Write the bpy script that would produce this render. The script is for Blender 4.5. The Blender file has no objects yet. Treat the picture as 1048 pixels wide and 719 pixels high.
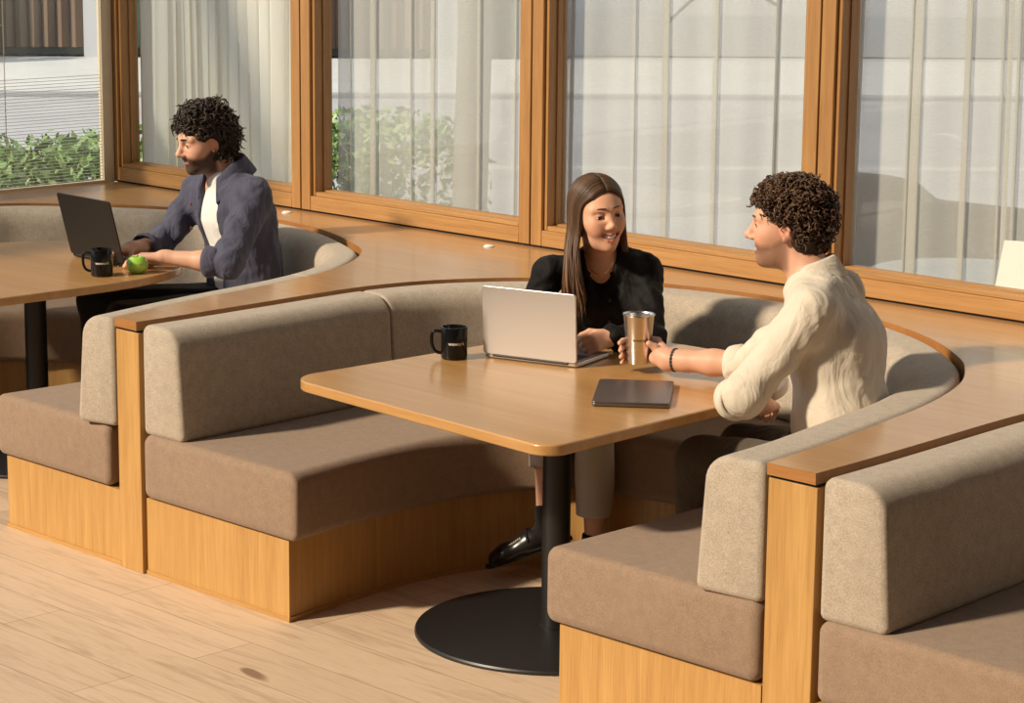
import bpy, bmesh, math, random
import numpy as np
from mathutils import Vector, Matrix, Quaternion
random.seed(7)
RNG = np.random.default_rng(11)
SC = bpy.context.scene
COL = SC.collection

# ------------------------------------------------------------------ helpers
def link(o, parent=None):
    COL.objects.link(o)
    if parent is not None:
        o.parent = parent
    return o

def mesh_obj(name, verts, faces, mat=None, parent=None, smooth=False, bevel=0.0, seg=2, sub=0, colors=None, angle=40):
    """verts in world coordinates; stored relative to the parent chain's location"""
    off = np.zeros(3)
    p = parent
    while p is not None:
        off += np.array(p.location); p = p.parent
    v = np.asarray(verts, float) - off
    me = bpy.data.meshes.new(name)
    me.from_pydata([tuple(map(float, q)) for q in v], [], [tuple(map(int, f)) for f in faces])
    me.update()
    if mat is not None:
        for m in (mat if isinstance(mat, (list, tuple)) else [mat]):
            me.materials.append(m)
    if smooth:
        me.polygons.foreach_set('use_smooth', [True] * len(me.polygons))
        if angle < 180:
            try: me.set_sharp_from_angle(angle=math.radians(angle))
            except Exception: pass
    if colors is not None:
        a = me.color_attributes.new('tint', 'FLOAT_COLOR', 'POINT')
        c = np.ones((len(v), 4), np.float32); c[:, :3] = colors
        a.data.foreach_set('color', c.ravel())
    o = bpy.data.objects.new(name, me)
    link(o, parent)
    if bevel > 0:
        b = o.modifiers.new('bevel', 'BEVEL'); b.width = bevel; b.segments = seg
        b.limit_method = 'ANGLE'; b.angle_limit = math.radians(35)
        me.polygons.foreach_set('use_smooth', [True] * len(me.polygons))
        try: me.set_sharp_from_angle(angle=math.radians(50))
        except Exception: pass
        b.harden_normals = False
    if sub:
        s = o.modifiers.new('sub', 'SUBSURF'); s.levels = sub; s.render_levels = sub
    return o

def tag(o, label=None, cat=None, group=None, kind=None):
    if label: o['label'] = label
    if cat: o['category'] = cat
    if group: o['group'] = group
    if kind: o['kind'] = kind
    return o

def thing(name, loc, label, cat, group=None):
    o = bpy.data.objects.new(name, None)
    o.empty_display_size = .05
    o.location = loc
    link(o)
    return tag(o, label, cat, group)

class MB:
    """collects verts/faces of several shapes into one mesh"""
    def __init__(s): s.v = []; s.f = []
    def add(s, v, f):
        n = len(s.v); s.v += [tuple(map(float, q)) for q in v]; s.f += [tuple(int(i) + n for i in q) for q in f]; return s
    def box(s, a, b):
        x0, y0, z0 = a; x1, y1, z1 = b
        v = [(x0,y0,z0),(x1,y0,z0),(x1,y1,z0),(x0,y1,z0),(x0,y0,z1),(x1,y0,z1),(x1,y1,z1),(x0,y1,z1)]
        return s.add(v, [(3,2,1,0),(4,5,6,7),(0,1,5,4),(1,2,6,5),(2,3,7,6),(3,0,4,7)])
    def obox(s, c, ax, half):
        """oriented box: centre, three axes, half sizes"""
        c = np.array(c, float); A = [np.array(a, float) * h for a, h in zip(ax, half)]
        v = [c + i*A[0] + j*A[1] + k*A[2] for k in (-1,1) for (i,j) in ((-1,-1),(1,-1),(1,1),(-1,1))]
        return s.add(v, [(3,2,1,0),(4,5,6,7),(0,1,5,4),(1,2,6,5),(2,3,7,6),(3,0,4,7)])
    def prism(s, poly, z0, z1):
        n = len(poly)
        v = [(x, y, z0) for x, y in poly] + [(x, y, z1) for x, y in poly]
        f = [tuple(range(n-1,-1,-1)), tuple(range(n, 2*n))] + [(i, (i+1) % n, n+(i+1) % n, n+i) for i in range(n)]
        return s.add(v, f)
    def tube(s, pts, rad, n=10, caps=True):
        P = np.array(pts, float); m = len(P)
        r = np.broadcast_to(np.asarray(rad, float), (m,))
        T = np.gradient(P, axis=0); T /= np.linalg.norm(T, axis=1)[:, None] + 1e-9
        up = np.array([0,0,1.]) if abs(T[0][2]) < .9 else np.array([1.,0,0])
        N = np.cross(T[0], up); N /= np.linalg.norm(N)
        v = []
        for i in range(m):
            N = N - T[i]*(N@T[i]); N /= np.linalg.norm(N) + 1e-9
            B = np.cross(T[i], N)
            for k in range(n):
                a = 2*math.pi*k/n
                v.append(P[i] + r[i]*(math.cos(a)*N + math.sin(a)*B))
        f = [(i*n+k, i*n+(k+1) % n, (i+1)*n+(k+1) % n, (i+1)*n+k) for i in range(m-1) for k in range(n)]
        if caps: f += [tuple(range(n-1,-1,-1)), tuple((m-1)*n+k for k in range(n))]
        return s.add(v, f)
    def lathe(s, c, prof, n=40, axis=None):
        """profile list of (r,z) about vertical axis through c"""
        v = []; f = []
        m = len(prof)
        for r, z in prof:
            for k in range(n):
                a = 2*math.pi*k/n
                v.append((c[0]+r*math.cos(a), c[1]+r*math.sin(a), c[2]+z))
        for i in range(m-1):
            for k in range(n):
                f.append((i*n+k, i*n+(k+1) % n, (i+1)*n+(k+1) % n, (i+1)*n+k))
        if prof[0][0] > 1e-6: f.append(tuple(range(n-1,-1,-1)))
        if prof[-1][0] > 1e-6: f.append(tuple((m-1)*n+k for k in range(n)))
        return s.add(v, f)
    def build(s, name, mat, parent=None, **k):
        return mesh_obj(name, s.v, s.f, mat, parent, **k)

def catmull(pts, n):
    P = np.array(pts, float)
    P = np.vstack([2*P[0]-P[1], P, 2*P[-1]-P[-2]])
    out = []
    for i in range(1, len(P)-2):
        for t in np.linspace(0, 1, 16, endpoint=False):
            a, b, c, d = P[i-1], P[i], P[i+1], P[i+2]
            out.append(.5*((2*b)+(c-a)*t+(2*a-5*b+4*c-d)*t*t+(-a+3*b-3*c+d)*t**3))
    out.append(P[-2]); out = np.array(out)
    L = np.r_[0, np.cumsum(np.linalg.norm(np.diff(out, axis=0), axis=1))]
    u = np.linspace(0, L[-1], n)
    return np.stack([np.interp(u, L, out[:, k]) for k in range(out.shape[1])], 1)

# ------------------------------------------------------------------ materials
def new_mat(name):
    m = bpy.data.materials.new(name); m.use_nodes = True
    nt = m.node_tree
    b = nt.nodes['Principled BSDF']
    return m, nt, b

def simple(name, col, rough=.5, metal=0., spec=.5, coat=0., sheen=0.):
    m, nt, b = new_mat(name)
    b.inputs['Base Color'].default_value = (*col, 1)
    b.inputs['Roughness'].default_value = rough
    b.inputs['Metallic'].default_value = metal
    b.inputs['Specular IOR Level'].default_value = spec
    b.inputs['Coat Weight'].default_value = coat
    b.inputs['Sheen Weight'].default_value = sheen
    return m

def coords(nt, scale, kind='Object'):
    tc = nt.nodes.new('ShaderNodeTexCoord'); mp = nt.nodes.new('ShaderNodeMapping')
    mp.inputs['Scale'].default_value = scale
    nt.links.new(tc.outputs[kind], mp.inputs['Vector'])
    return mp.outputs['Vector']

def noise(nt, vec, scale=1., detail=4., rough=.55, dist=0.):
    n = nt.nodes.new('ShaderNodeTexNoise')
    n.inputs['Scale'].default_value = scale; n.inputs['Detail'].default_value = detail
    n.inputs['Roughness'].default_value = rough; n.inputs['Distortion'].default_value = dist
    nt.links.new(vec, n.inputs['Vector'])
    return n.outputs['Fac']

def ramp(nt, fac, stops):
    r = nt.nodes.new('ShaderNodeValToRGB')
    e = r.color_ramp.elements
    while len(e) < len(stops): e.new(.5)
    for q, (p, c) in zip(e, stops):
        q.position = p; q.color = (*c, 1)
    nt.links.new(fac, r.inputs['Fac'])
    return r.outputs['Color']

def mixc(nt, a, b, fac, mode='MIX'):
    m = nt.nodes.new('ShaderNodeMix'); m.data_type = 'RGBA'; m.blend_type = mode
    for s, v in ((m.inputs[0], fac), (m.inputs[6], a), (m.inputs[7], b)):
        if hasattr(v, 'node'): nt.links.new(v, s)
        elif isinstance(v, (tuple, list)): s.default_value = (*v, 1)
        else: s.default_value = v
    return m.outputs[2]

def bump(nt, b, h, strength=.2, dist=.002):
    n = nt.nodes.new('ShaderNodeBump'); n.inputs['Strength'].default_value = strength
    n.inputs['Distance'].default_value = dist
    nt.links.new(h, n.inputs['Height']); nt.links.new(n.outputs['Normal'], b.inputs['Normal'])

def wood(name, axis, light, dark, rough=.42, coat=0., across=26., fine=.25):
    m, nt, b = new_mat(name)
    s = [across]*3; s[axis] = 1.1
    v = coords(nt, s)
    n1 = noise(nt, v, 1., 5., .6, .6)
    s2 = [across*9]*3; s2[axis] = 7.
    n2 = noise(nt, coords(nt, s2), 1., 2., .6)
    c = ramp(nt, n1, [(.30, dark), (.52, tuple(.5*(a+d) for a, d in zip(light, dark))), (.68, light)])
    c2 = ramp(nt, n2, [(.35, tuple(x*.72 for x in dark)), (.55, light)])
    col = mixc(nt, c, c2, fine)
    nt.links.new(col, b.inputs['Base Color'])
    b.inputs['Roughness'].default_value = rough
    b.inputs['Coat Weight'].default_value = coat; b.inputs['Coat Roughness'].default_value = .15
    bump(nt, b, n2, .12, .001)
    return m

def fabric(name, a, bcol, scale=260.):
    m, nt, b = new_mat(name)
    v = coords(nt, (1, 1, 1))
    n1 = noise(nt, v, scale, 3., .7)
    n2 = noise(nt, v, 34., 4., .6)
    c = ramp(nt, n1, [(.34, bcol), (.62, a)])
    c = mixc(nt, c, ramp(nt, n2, [(.3, tuple(.82*x for x in bcol)), (.7, a)]), .28)
    nt.links.new(c, b.inputs['Base Color'])
    b.inputs['Roughness'].default_value = .95; b.inputs['Specular IOR Level'].default_value = .12
    b.inputs['Sheen Weight'].default_value = .15; b.inputs['Sheen Roughness'].default_value = .5
    bump(nt, b, n1, .5, .0025)
    return m

OAK_L, OAK_D = (.54, .31, .105), (.41, .212, .062)
M = {}
M['oak_v'] = wood('oak_vertical', 2, OAK_L, OAK_D)
M['oak_x'] = wood('oak_along', 0, OAK_L, OAK_D)
M['frame_v'] = wood('frame_oak_vertical', 2, (.43,.225,.075), (.29,.138,.040), .45)
M['frame_x'] = wood('frame_oak_along', 0, (.46,.245,.085), (.31,.15,.045), .45)
M['ledge'] = wood('ledge_oak', 0, (.50,.285,.125), (.40,.21,.085), .34, .55)
M['ledge_edge'] = wood('ledge_edge_oak', 0, (.40,.18,.055), (.30,.125,.036), .4)
M['table'] = wood('table_oak', 0, (.54,.30,.108), (.43,.215,.068), .30, .45, 20., .16)
M['back_fabric'] = fabric('oatmeal_tweed', (.52,.44,.35), (.315,.255,.195))
M['seat_fabric'] = fabric('brown_wool', (.34,.238,.168), (.225,.15,.10), 330.)
M['black_metal'] = simple('black_powder_coat', (.012,.011,.011), .42)
M['dark_gap'] = simple('dark_gap', (.012,.009,.007), .9)
M['white_wall'] = simple('grey_plaster', (.30,.27,.24), .9)

def glass_mat(name, tint=(.97,.985,.98)):
    m = bpy.data.materials.new(name); m.use_nodes = True
    nt = m.node_tree; nt.nodes.clear()
    out = nt.nodes.new('ShaderNodeOutputMaterial')
    t = nt.nodes.new('ShaderNodeBsdfTransparent'); t.inputs[0].default_value = (*tint, 1)
    g = nt.nodes.new('ShaderNodeBsdfGlossy'); g.inputs['Roughness'].default_value = .02
    ge = nt.nodes.new('ShaderNodeNewGeometry')
    dt = nt.nodes.new('ShaderNodeVectorMath'); dt.operation = 'DOT_PRODUCT'
    nt.links.new(ge.outputs['Incoming'], dt.inputs[0]); nt.links.new(ge.outputs['Normal'], dt.inputs[1])
    last = dt.outputs['Value']
    def mth(op, x, y=None):
        n = nt.nodes.new('ShaderNodeMath'); n.operation = op
        for i, q in enumerate((x, y)):
            if q is None: continue
            if hasattr(q, 'node'): nt.links.new(q, n.inputs[i])
            else: n.inputs[i].default_value = q
        return n.outputs[0]
    f = mth('ADD', mth('MULTIPLY', mth('POWER', mth('SUBTRACT', 1., mth('ABSOLUTE', last)), 5.), .955), .045)
    mx = nt.nodes.new('ShaderNodeMixShader')
    nt.links.new(f, mx.inputs[0]); nt.links.new(t.outputs[0], mx.inputs[1]); nt.links.new(g.outputs[0], mx.inputs[2])
    nt.links.new(mx.outputs[0], out.inputs[0])
    return m
M['glass'] = glass_mat('window_glass')

def cloth_mat(name, col, alpha, trans=.35):
    """thin woven cloth: diffuse + translucent, partly see-through weave"""
    m = bpy.data.materials.new(name); m.use_nodes = True
    nt = m.node_tree; nt.nodes.clear()
    out = nt.nodes.new('ShaderNodeOutputMaterial')
    d = nt.nodes.new('ShaderNodeBsdfDiffuse'); d.inputs[0].default_value = (*col, 1)
    tl = nt.nodes.new('ShaderNodeBsdfTranslucent'); tl.inputs[0].default_value = (*col, 1)
    mx = nt.nodes.new('ShaderNodeMixShader'); mx.inputs[0].default_value = trans
    nt.links.new(d.outputs[0], mx.inputs[1]); nt.links.new(tl.outputs[0], mx.inputs[2])
    if alpha < 1:
        tr = nt.nodes.new('ShaderNodeBsdfTransparent')
        m2 = nt.nodes.new('ShaderNodeMixShader')
        v = coords(nt, (60, 60, 900)); n = noise(nt, v, 1., 2.)
        mr = nt.nodes.new('ShaderNodeMapRange')
        mr.inputs['From Min'].default_value = .3; mr.inputs['From Max'].default_value = .7
        mr.inputs['To Min'].default_value = alpha-.06; mr.inputs['To Max'].default_value = alpha+.06
        nt.links.new(n, mr.inputs['Value']); nt.links.new(mr.outputs[0], m2.inputs[0])
        nt.links.new(tr.outputs[0], m2.inputs[1]); nt.links.new(mx.outputs[0], m2.inputs[2])
        nt.links.new(m2.outputs[0], out.inputs[0])
    else:
        nt.links.new(mx.outputs[0], out.inputs[0])
    return m
M['sheer'] = cloth_mat('sheer_voile', (.74,.71,.66), .62, .40)
M['curtain'] = cloth_mat('cream_linen', (.92,.88,.80), 1., .38)

# ------------------------------------------------------------------ camera
def rotm(yaw, pitch, roll):
    sy, cy, cp, sp, cr, sr = math.sin(yaw), math.cos(yaw), math.cos(pitch), math.sin(pitch), math.cos(roll), math.sin(roll)
    f0 = np.array([sy, cy, 0]); r0 = np.array([cy, -sy, 0]); up = np.array([0, 0, 1.])
    fwd = cp*f0 - sp*up; dn = -(cp*up + sp*f0)
    return np.array([cr*r0+sr*dn, -sr*r0+cr*dn, fwd])
FPX = 2457.349
CR = rotm(-.782072784, .193419996, -.00930854408)
CH = 2.12
cam = bpy.data.cameras.new('camera'); camo = bpy.data.objects.new('camera', cam); link(camo)
cam.sensor_fit = 'HORIZONTAL'; cam.sensor_width = 36.; cam.lens = 36.*FPX/1048.
mw = Matrix.Identity(4)
for i in range(3):
    mw[i][0] = CR[0][i]; mw[i][1] = -CR[1][i]; mw[i][2] = -CR[2][i]
mw[0][3], mw[1][3], mw[2][3] = 0, 0, CH
camo.matrix_world = mw
cam.clip_end = 200
SC.camera = camo
VIEW = CR[2]; RIGHT = CR[0]

# ------------------------------------------------------------------ booths
FY = 4.29            # plane of the bench fronts
LZ = .795            # top of the ledge
S = 1.0115
def sc(pts): return [(x*S, (FY-.005 if i in (0, len(pts)-1) else y*S)) for i, (x, y) in enumerate(pts)]
MAIN_OUT = sc([(-5.801,4.25),(-5.805,4.45),(-5.815,4.7),(-5.828,5.0),(-5.825,5.18),(-5.79,5.36),(-5.72,5.52),(-5.60,5.69),(-5.42,5.85),
      (-5.17,5.962),(-4.92,6.015),(-4.62,6.015),(-4.34,5.95),(-4.037,5.807),(-3.806,5.625),(-3.684,5.48),(-3.581,5.30),(-3.496,5.04),(-3.445,4.76),(-3.404,4.51),(-3.375,4.25)])
LEFT_OUT = sc([(-8.40,4.25),(-8.45,4.5),(-8.46,4.8),(-8.44,5.15),(-8.339,5.432),(-8.188,5.605),(-7.855,5.849),(-7.56,5.945),(-7.246,5.976),(-6.903,5.919),(-6.584,5.786),
      (-6.383,5.656),(-6.195,5.40),(-6.085,5.088),(-6.0,4.625),(-5.910,4.25)])
MAIN_IN = [(-5.13,FY),(-5.165,4.55),(-5.18,4.75),(-5.175,4.92),(-5.135,5.1),(-5.05,5.24),(-4.91,5.345),(-4.65,5.40),(-4.40,5.345),(-4.26,5.25),(-4.165,5.1),(-4.13,4.9),(-4.13,4.6),(-4.135,FY)]
LEFT_IN = [(-7.95,FY),(-8.0,4.55),(-8.01,4.8),(-7.98,5.0),(-7.88,5.2),(-7.68,5.34),(-7.3,5.40),(-6.95,5.34),(-6.75,5.22),(-6.68,5.05),(-6.65,4.85),(-6.65,4.6),(-6.665,FY)]
PITCH = 2.596
RIGHT_OUT = [(x+PITCH, y) for x, y in MAIN_OUT]
RIGHT_IN = [(x+PITCH, y) for x, y in MAIN_IN]

def round_cs(o0, o1, z0, z1, r00, r10, r11, r01, lean=0., seg=5):
    """cross-section loop (offset from outer curve, z); radii at lower-outer, lower-inner, upper-inner, upper-outer"""
    out = []
    for (cx, cz, r, a0) in ((o0+r00, z0+r00, r00, 180), (o1-r10, z0+r10, r10, 270), (o1-r11-lean, z1-r11, r11, 0), (o0+r01, z1-r01, r01, 90)):
        for k in range(seg+1):
            a = math.radians(a0+90*k/seg)
            out.append((cx+r*math.cos(a), cz+r*math.sin(a)))
    return out

def inset_cs(cs, d):
    P = np.array(cs); Q = np.roll(P, -1, 0); R_ = np.roll(P, 1, 0)
    t = Q-R_; t /= np.linalg.norm(t, axis=1)[:, None]+1e-9
    n = np.stack([-t[:, 1], t[:, 0]], 1)
    return P+n*d

def sweep(name, C0, U, cs, mat, parent, W=None, end_r=.012, puff=0., wr=None):
    """sweep cs (offset,z) along C0 with inward units U; W optional per-station width to which offsets >half are measured from the inner side"""
    n = len(C0)
    cs = np.array(cs)
    L = np.r_[0, np.cumsum(np.linalg.norm(np.diff(C0, axis=0), axis=1))]
    # extra stations near both ends for the rounded edges
    st = sorted(set([0, .25*end_r, end_r*.6, end_r, L[-1]-end_r, L[-1]-end_r*.6, L[-1]-.25*end_r, L[-1]] + [l for l in L if end_r*1.5 < l < L[-1]-end_r*1.5]))
    V = []; F = []; m = len(cs)
    for s in st:
        c = np.array([np.interp(s, L, C0[:, k]) for k in (0, 1)])
        u = np.array([np.interp(s, L, U[:, k]) for k in (0, 1)]); u /= np.linalg.norm(u)
        e = min(s, L[-1]-s)
        d = 0. if e >= end_r else end_r*(1-math.sqrt(max(0, 1-(1-e/end_r)**2)))
        q = inset_cs(cs, d) if d > 0 else cs.copy()
        if W is not None:
            w = np.interp(s, L, W)
            half = .1
            q = q.copy(); q[:, 0] = np.where(cs[:, 0] > half, q[:, 0]-cs[:, 0].max()+w, q[:, 0])
        for o, z in q:
            dz = 0
            if wr is not None: dz = wr(s, o, z)
            V.append((c[0]+u[0]*(o+dz), c[1]+u[1]*(o+dz), z))
    for i in range(len(st)-1):
        for k in range(m):
            F.append((i*m+k, (i+1)*m+k, (i+1)*m+(k+1) % m, i*m+(k+1) % m))
    F.append(tuple(range(m))); F.append(tuple((len(st)-1)*m+k for k in range(m-1, -1, -1)))
    return mesh_obj(name, V, F, mat, parent, smooth=True, angle=50)

def normals_in(C):
    t = np.gradient(C, axis=0); t /= np.linalg.norm(t, axis=1)[:, None]
    return np.stack([t[:, 1], -t[:, 0]], 1)      # curve runs left-front -> back -> right-front: inward is to the right

def wrinkle(seed, amp=.004):
    rs = np.random.default_rng(seed)
    ph = rs.uniform(0, 6.28, 6); fr = rs.uniform(9, 34, 6); am = rs.uniform(.3, 1, 6)*amp/3
    def f(s, o, z):
        k = max(0., min(1., (o-.08)/.1))
        return k*sum(a*math.sin(q*s+p+z*5) for a, q, p in zip(am, fr, ph))*(.4+.6*max(0, min(1, (z-.45)/.3)))
    return f

def booth(OUT, IN, label, seams, seed, thick=.205, gap=.0135):
    cx = .5*(IN[0][0]+IN[-1][0])
    t = thing('booth_bench', (cx, 5.0, 0), label, 'booth seat', None)
    N = 150
    Co = catmull(OUT, N); Ci = catmull(IN, N)
    # base panel under the seat: ring prism, the inner face follows the seat edge 2 cm back
    Un = normals_in(Ci)
    Ci2 = Ci-Un*.045
    for e in (0, -1): Ci2[e][1] = FY+.012
    Ui = normals_in(Co)
    Co2 = Co+Ui*.012
    for e in (0, -1): Co2[e][1] = FY+.012
    mb = MB()
    v = []; f = []
    for (z, g) in ((.014, 0.), (.243, 0.)):
        for i in range(N):
            v.append((*Co2[i], z)); v.append((*(Ci2[i]-Un[i]*g), z))
    for i in range(N-1):
        a = 2*i; b = 2*N+2*i
        f += [(a+1, a+3, b+3, b+1), (b, b+1, b+3, b+2), (a, b, b+2, a+2), (a, a+2, a+3, a+1)]
    f += [(0, 1, 2*N+1, 2*N), (2*N-1, 2*N-2, 4*N-2, 4*N-1)]
    mesh_obj('base_panel', v, f, M['oak_v'], t)
    # thin plinth strip at the floor
    v = []; f = []
    Ci3 = Ci-Un*.040; Co3 = Co2.copy()
    for e in (0, -1): Ci3[e][1] = FY+.007; Co3[e][1] = FY+.007
    for z in (0., .014):
        for i in range(N):
            v.append((*Co3[i], z)); v.append((*Ci3[i], z))
    f = []
    for i in range(N-1):
        a = 2*i; b = 2*N+2*i
        f += [(a+1, a+3, b+3, b+1), (b, b+1, b+3, b+2), (a, b, b+2, a+2), (a, a+2, a+3, a+1)]
    f += [(0, 1, 2*N+1, 2*N), (2*N-1, 2*N-2, 4*N-2, 4*N-1)]
    mesh_obj('plinth', v, f, M['oak_x'], t)
    # seat cushion between outer and inner curve
    U = Ci-Co; W = np.linalg.norm(U, axis=1); U = U/W[:, None]
    cs = round_cs(gap, .60, .246, .45, .03, .03, .04, .035)
    cs = np.array(cs)
    sweep('seat_cushion', Co, U, cs, M['seat_fabric'], t, W=W-.0, end_r=.026)
    # backrest cushions, split at the seams
    idx = [0]+[int(s*(N-1)) for s in seams]+[N-1]
    csb = round_cs(.0125, thick, .446, .789, .02, .022, .072, .03, lean=.02, seg=8)
    for a, b in zip(idx[:-1], idx[1:]):
        C = Co[a:b+1].copy(); Uu = Ui[a:b+1].copy()
        if a == 0: Uu[:3] = Uu[3]
        if b == N-1: Uu[-3:] = Uu[-4]
        if a == 0: C[0][1] = FY+.004
        if b == N-1: C[-1][1] = FY+.004
        sweep('back_cushion', C, Uu, csb, M['back_fabric'], t, end_r=.016, wr=wrinkle(seed+a))
    return t, Co, Ci

booth_main, MCo, MCi = booth(MAIN_OUT, MAIN_IN, 'U-shaped upholstered booth seat around the table with the silver laptop', (.185, .60), 1)
booth_left, LCo, LCi = booth(LEFT_OUT, LEFT_IN, 'U-shaped upholstered booth seat around the table with the green apple', (.2, .80), 5, .170, .045)
booth_right, RCo, RCi = booth(RIGHT_OUT, RIGHT_IN, 'empty upholstered booth seat at the right edge, beyond the right divider post', (.42, .62), 9)

# ledge: one continuous oak top, cut round the three booths, running up to the windows
WY = 6.275
def post_x(i): return ((-5.980, -5.866), (-3.413, -3.270))[i]
outline = [(-8.72, 6.40), (-8.72, FY-.005)]
outline += [tuple(p) for p in LCo]
outline += [tuple(p) for p in MCo]
outline += [tuple(p) for p in RCo]
outline += [(1.2, FY-.005), (1.2, 6.40)]
ledge = thing('window_ledge', (-4.6, 6.1, LZ-.028), 'long oak ledge under the windows, cut out around the booths', 'ledge')
bm = bmesh.new()
vs = [bm.verts.new((x, y, LZ)) for x, y in outline]
es = [bm.edges.new((vs[i], vs[(i+1) % len(vs)])) for i in range(len(vs))]
bmesh.ops.triangle_fill(bm, use_beauty=True, use_dissolve=False, edges=es)
bm.normal_update()
for f_ in bm.faces:
    if f_.normal.z < 0: f_.normal_flip()
bm.verts.index_update()
V = [tuple(v.co) for v in bm.verts]; F = [tuple(v.index for v in f.verts) for f in bm.faces]
bm.free()
mesh_obj('ledge_top', V, F, M['ledge'], ledge)
n = len(outline)
V = [(x, y, LZ) for x, y in outline]+[(x, y, LZ-.028) for x, y in outline]
F = [(i, n+i, n+(i+1) % n, (i+1) % n) for i in range(n)]
mesh_obj('ledge_edge', V, F, M['ledge_edge'], ledge)
for (px, py) in ((-6.245*1.0, 6.16), (-7.44, 6.19)):
    MB().lathe((px, py, LZ-.001), [(.0, 0), (.020, 0), (.020, .004), (.014, .008), (0, .009)], 20).build('socket_cover', simple('white_plastic', (.75,.72,.68), .4), ledge, smooth=True)

# divider posts carry the ledge ends
for i, lab in enumerate(('oak divider post left of the silver laptop table, between two booths', 'oak divider post in the right foreground, between two booths')):
    x0, x1 = post_x(i)
    t = thing('divider_post', ((x0+x1)/2, FY+.1, 0), lab, 'divider post')
    MB().box((x0, FY, 0), (x1, FY+.30, LZ-.036)).build('panel', M['oak_v'], t, bevel=.0015, seg=1)
    MB().box((x0+.004, FY+.004, LZ-.036), (x1-.004, FY+.30, LZ-.0281)).build('shadow_gap', M['dark_gap'], t)
    # body of the divider behind the cushions
    Ca, Cb = ((LCo, MCo), (MCo, RCo))[i]
    a = Ca[::-1][:52]; b = Cb[:52]
    poly = [tuple(p+np.array((.012, 0))) for p in a if p[1] > FY+.31]; poly2 = [tuple(p-np.array((.012, 0))) for p in b if p[1] > FY+.31]
    MB().prism(poly2+poly[::-1], 0, LZ-.029).build('core', M['oak_v'], t)

# ------------------------------------------------------------------ tables
def fillet(p, a, b, r, n=9):
    """points rounding corner p between directions to a and b"""
    p, a, b = (np.array(q, float) for q in (p, a, b))
    u = (a-p)/np.linalg.norm(a-p); v = (b-p)/np.linalg.norm(b-p)
    th = math.acos(u@v); d = r/math.tan(th/2); c = p+(u+v)/np.linalg.norm(u+v)*r/math.sin(th/2)
    s_, e = p+u*d-c, p+v*d-c
    out = []
    for k in range(n):
        q = s_*(1-k/(n-1))+e*k/(n-1); out.append(tuple(c+q/np.linalg.norm(q)*r))
    return out

def table_poly(FL, FR, BL, BR, yb, rl, rr):
    P = fillet(FL, BL, FR, rl)+fillet(FR, FL, BR, rr)
    cx = .5*(BL[0]+BR[0]); hw = .5*(BR[0]-BL[0]); ys = BR[1]; n = 2.3
    for k in range(41):
        a = math.pi*k/40; c, s_ = math.cos(a), math.sin(a)
        P.append((cx+hw*math.copysign(abs(c)**(2/n), c), ys+(yb-ys)*abs(s_)**(2/n)))
    return P

def table(poly, colxy, label):
    t = thing('pedestal_table', (colxy[0], colxy[1], 0), label, 'table')
    P = table_poly(*poly)
    MB().prism(P, .69, .72).build('tabletop', M['table'], t, bevel=.004, seg=2)
    MB().lathe((*colxy, 0), [(.0405, .012), (.0405, .685)], 32).build('column', M['black_metal'], t, smooth=True)
    MB().lathe((*colxy, 0), [(.0, 0), (.405, 0), (.405, .007), (.402, .012), (0, .014)], 72).build('base_disc', M['black_metal'], t, smooth=True, angle=30)
    MB().lathe((*colxy, 0), [(.045, .0135), (.045, .022), (.0405, .024)], 32).build('collar', M['black_metal'], t, smooth=True)
    MB().box((colxy[0]-.18, colxy[1]-.18, .684), (colxy[0]+.18, colxy[1]+.18, .690)).build('mounting_plate', M['black_metal'], t)
    return t
table(((-5.20,4.322),(-4.083,4.243),(-5.175,5.02),(-4.108,5.02),5.55,.10,.065), (-4.588, 4.805), 'oak pedestal table with the silver laptop and steel cup on it')
table(((-7.99,4.32),(-6.868,4.29),(-7.985,4.86),(-6.868,4.86),5.50,.1,.065), (-7.43, 4.97), 'oak pedestal table with the black laptop and green apple on it')

# ------------------------------------------------------------------ room shell
def st(o): o['kind'] = 'structure'; return o

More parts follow.
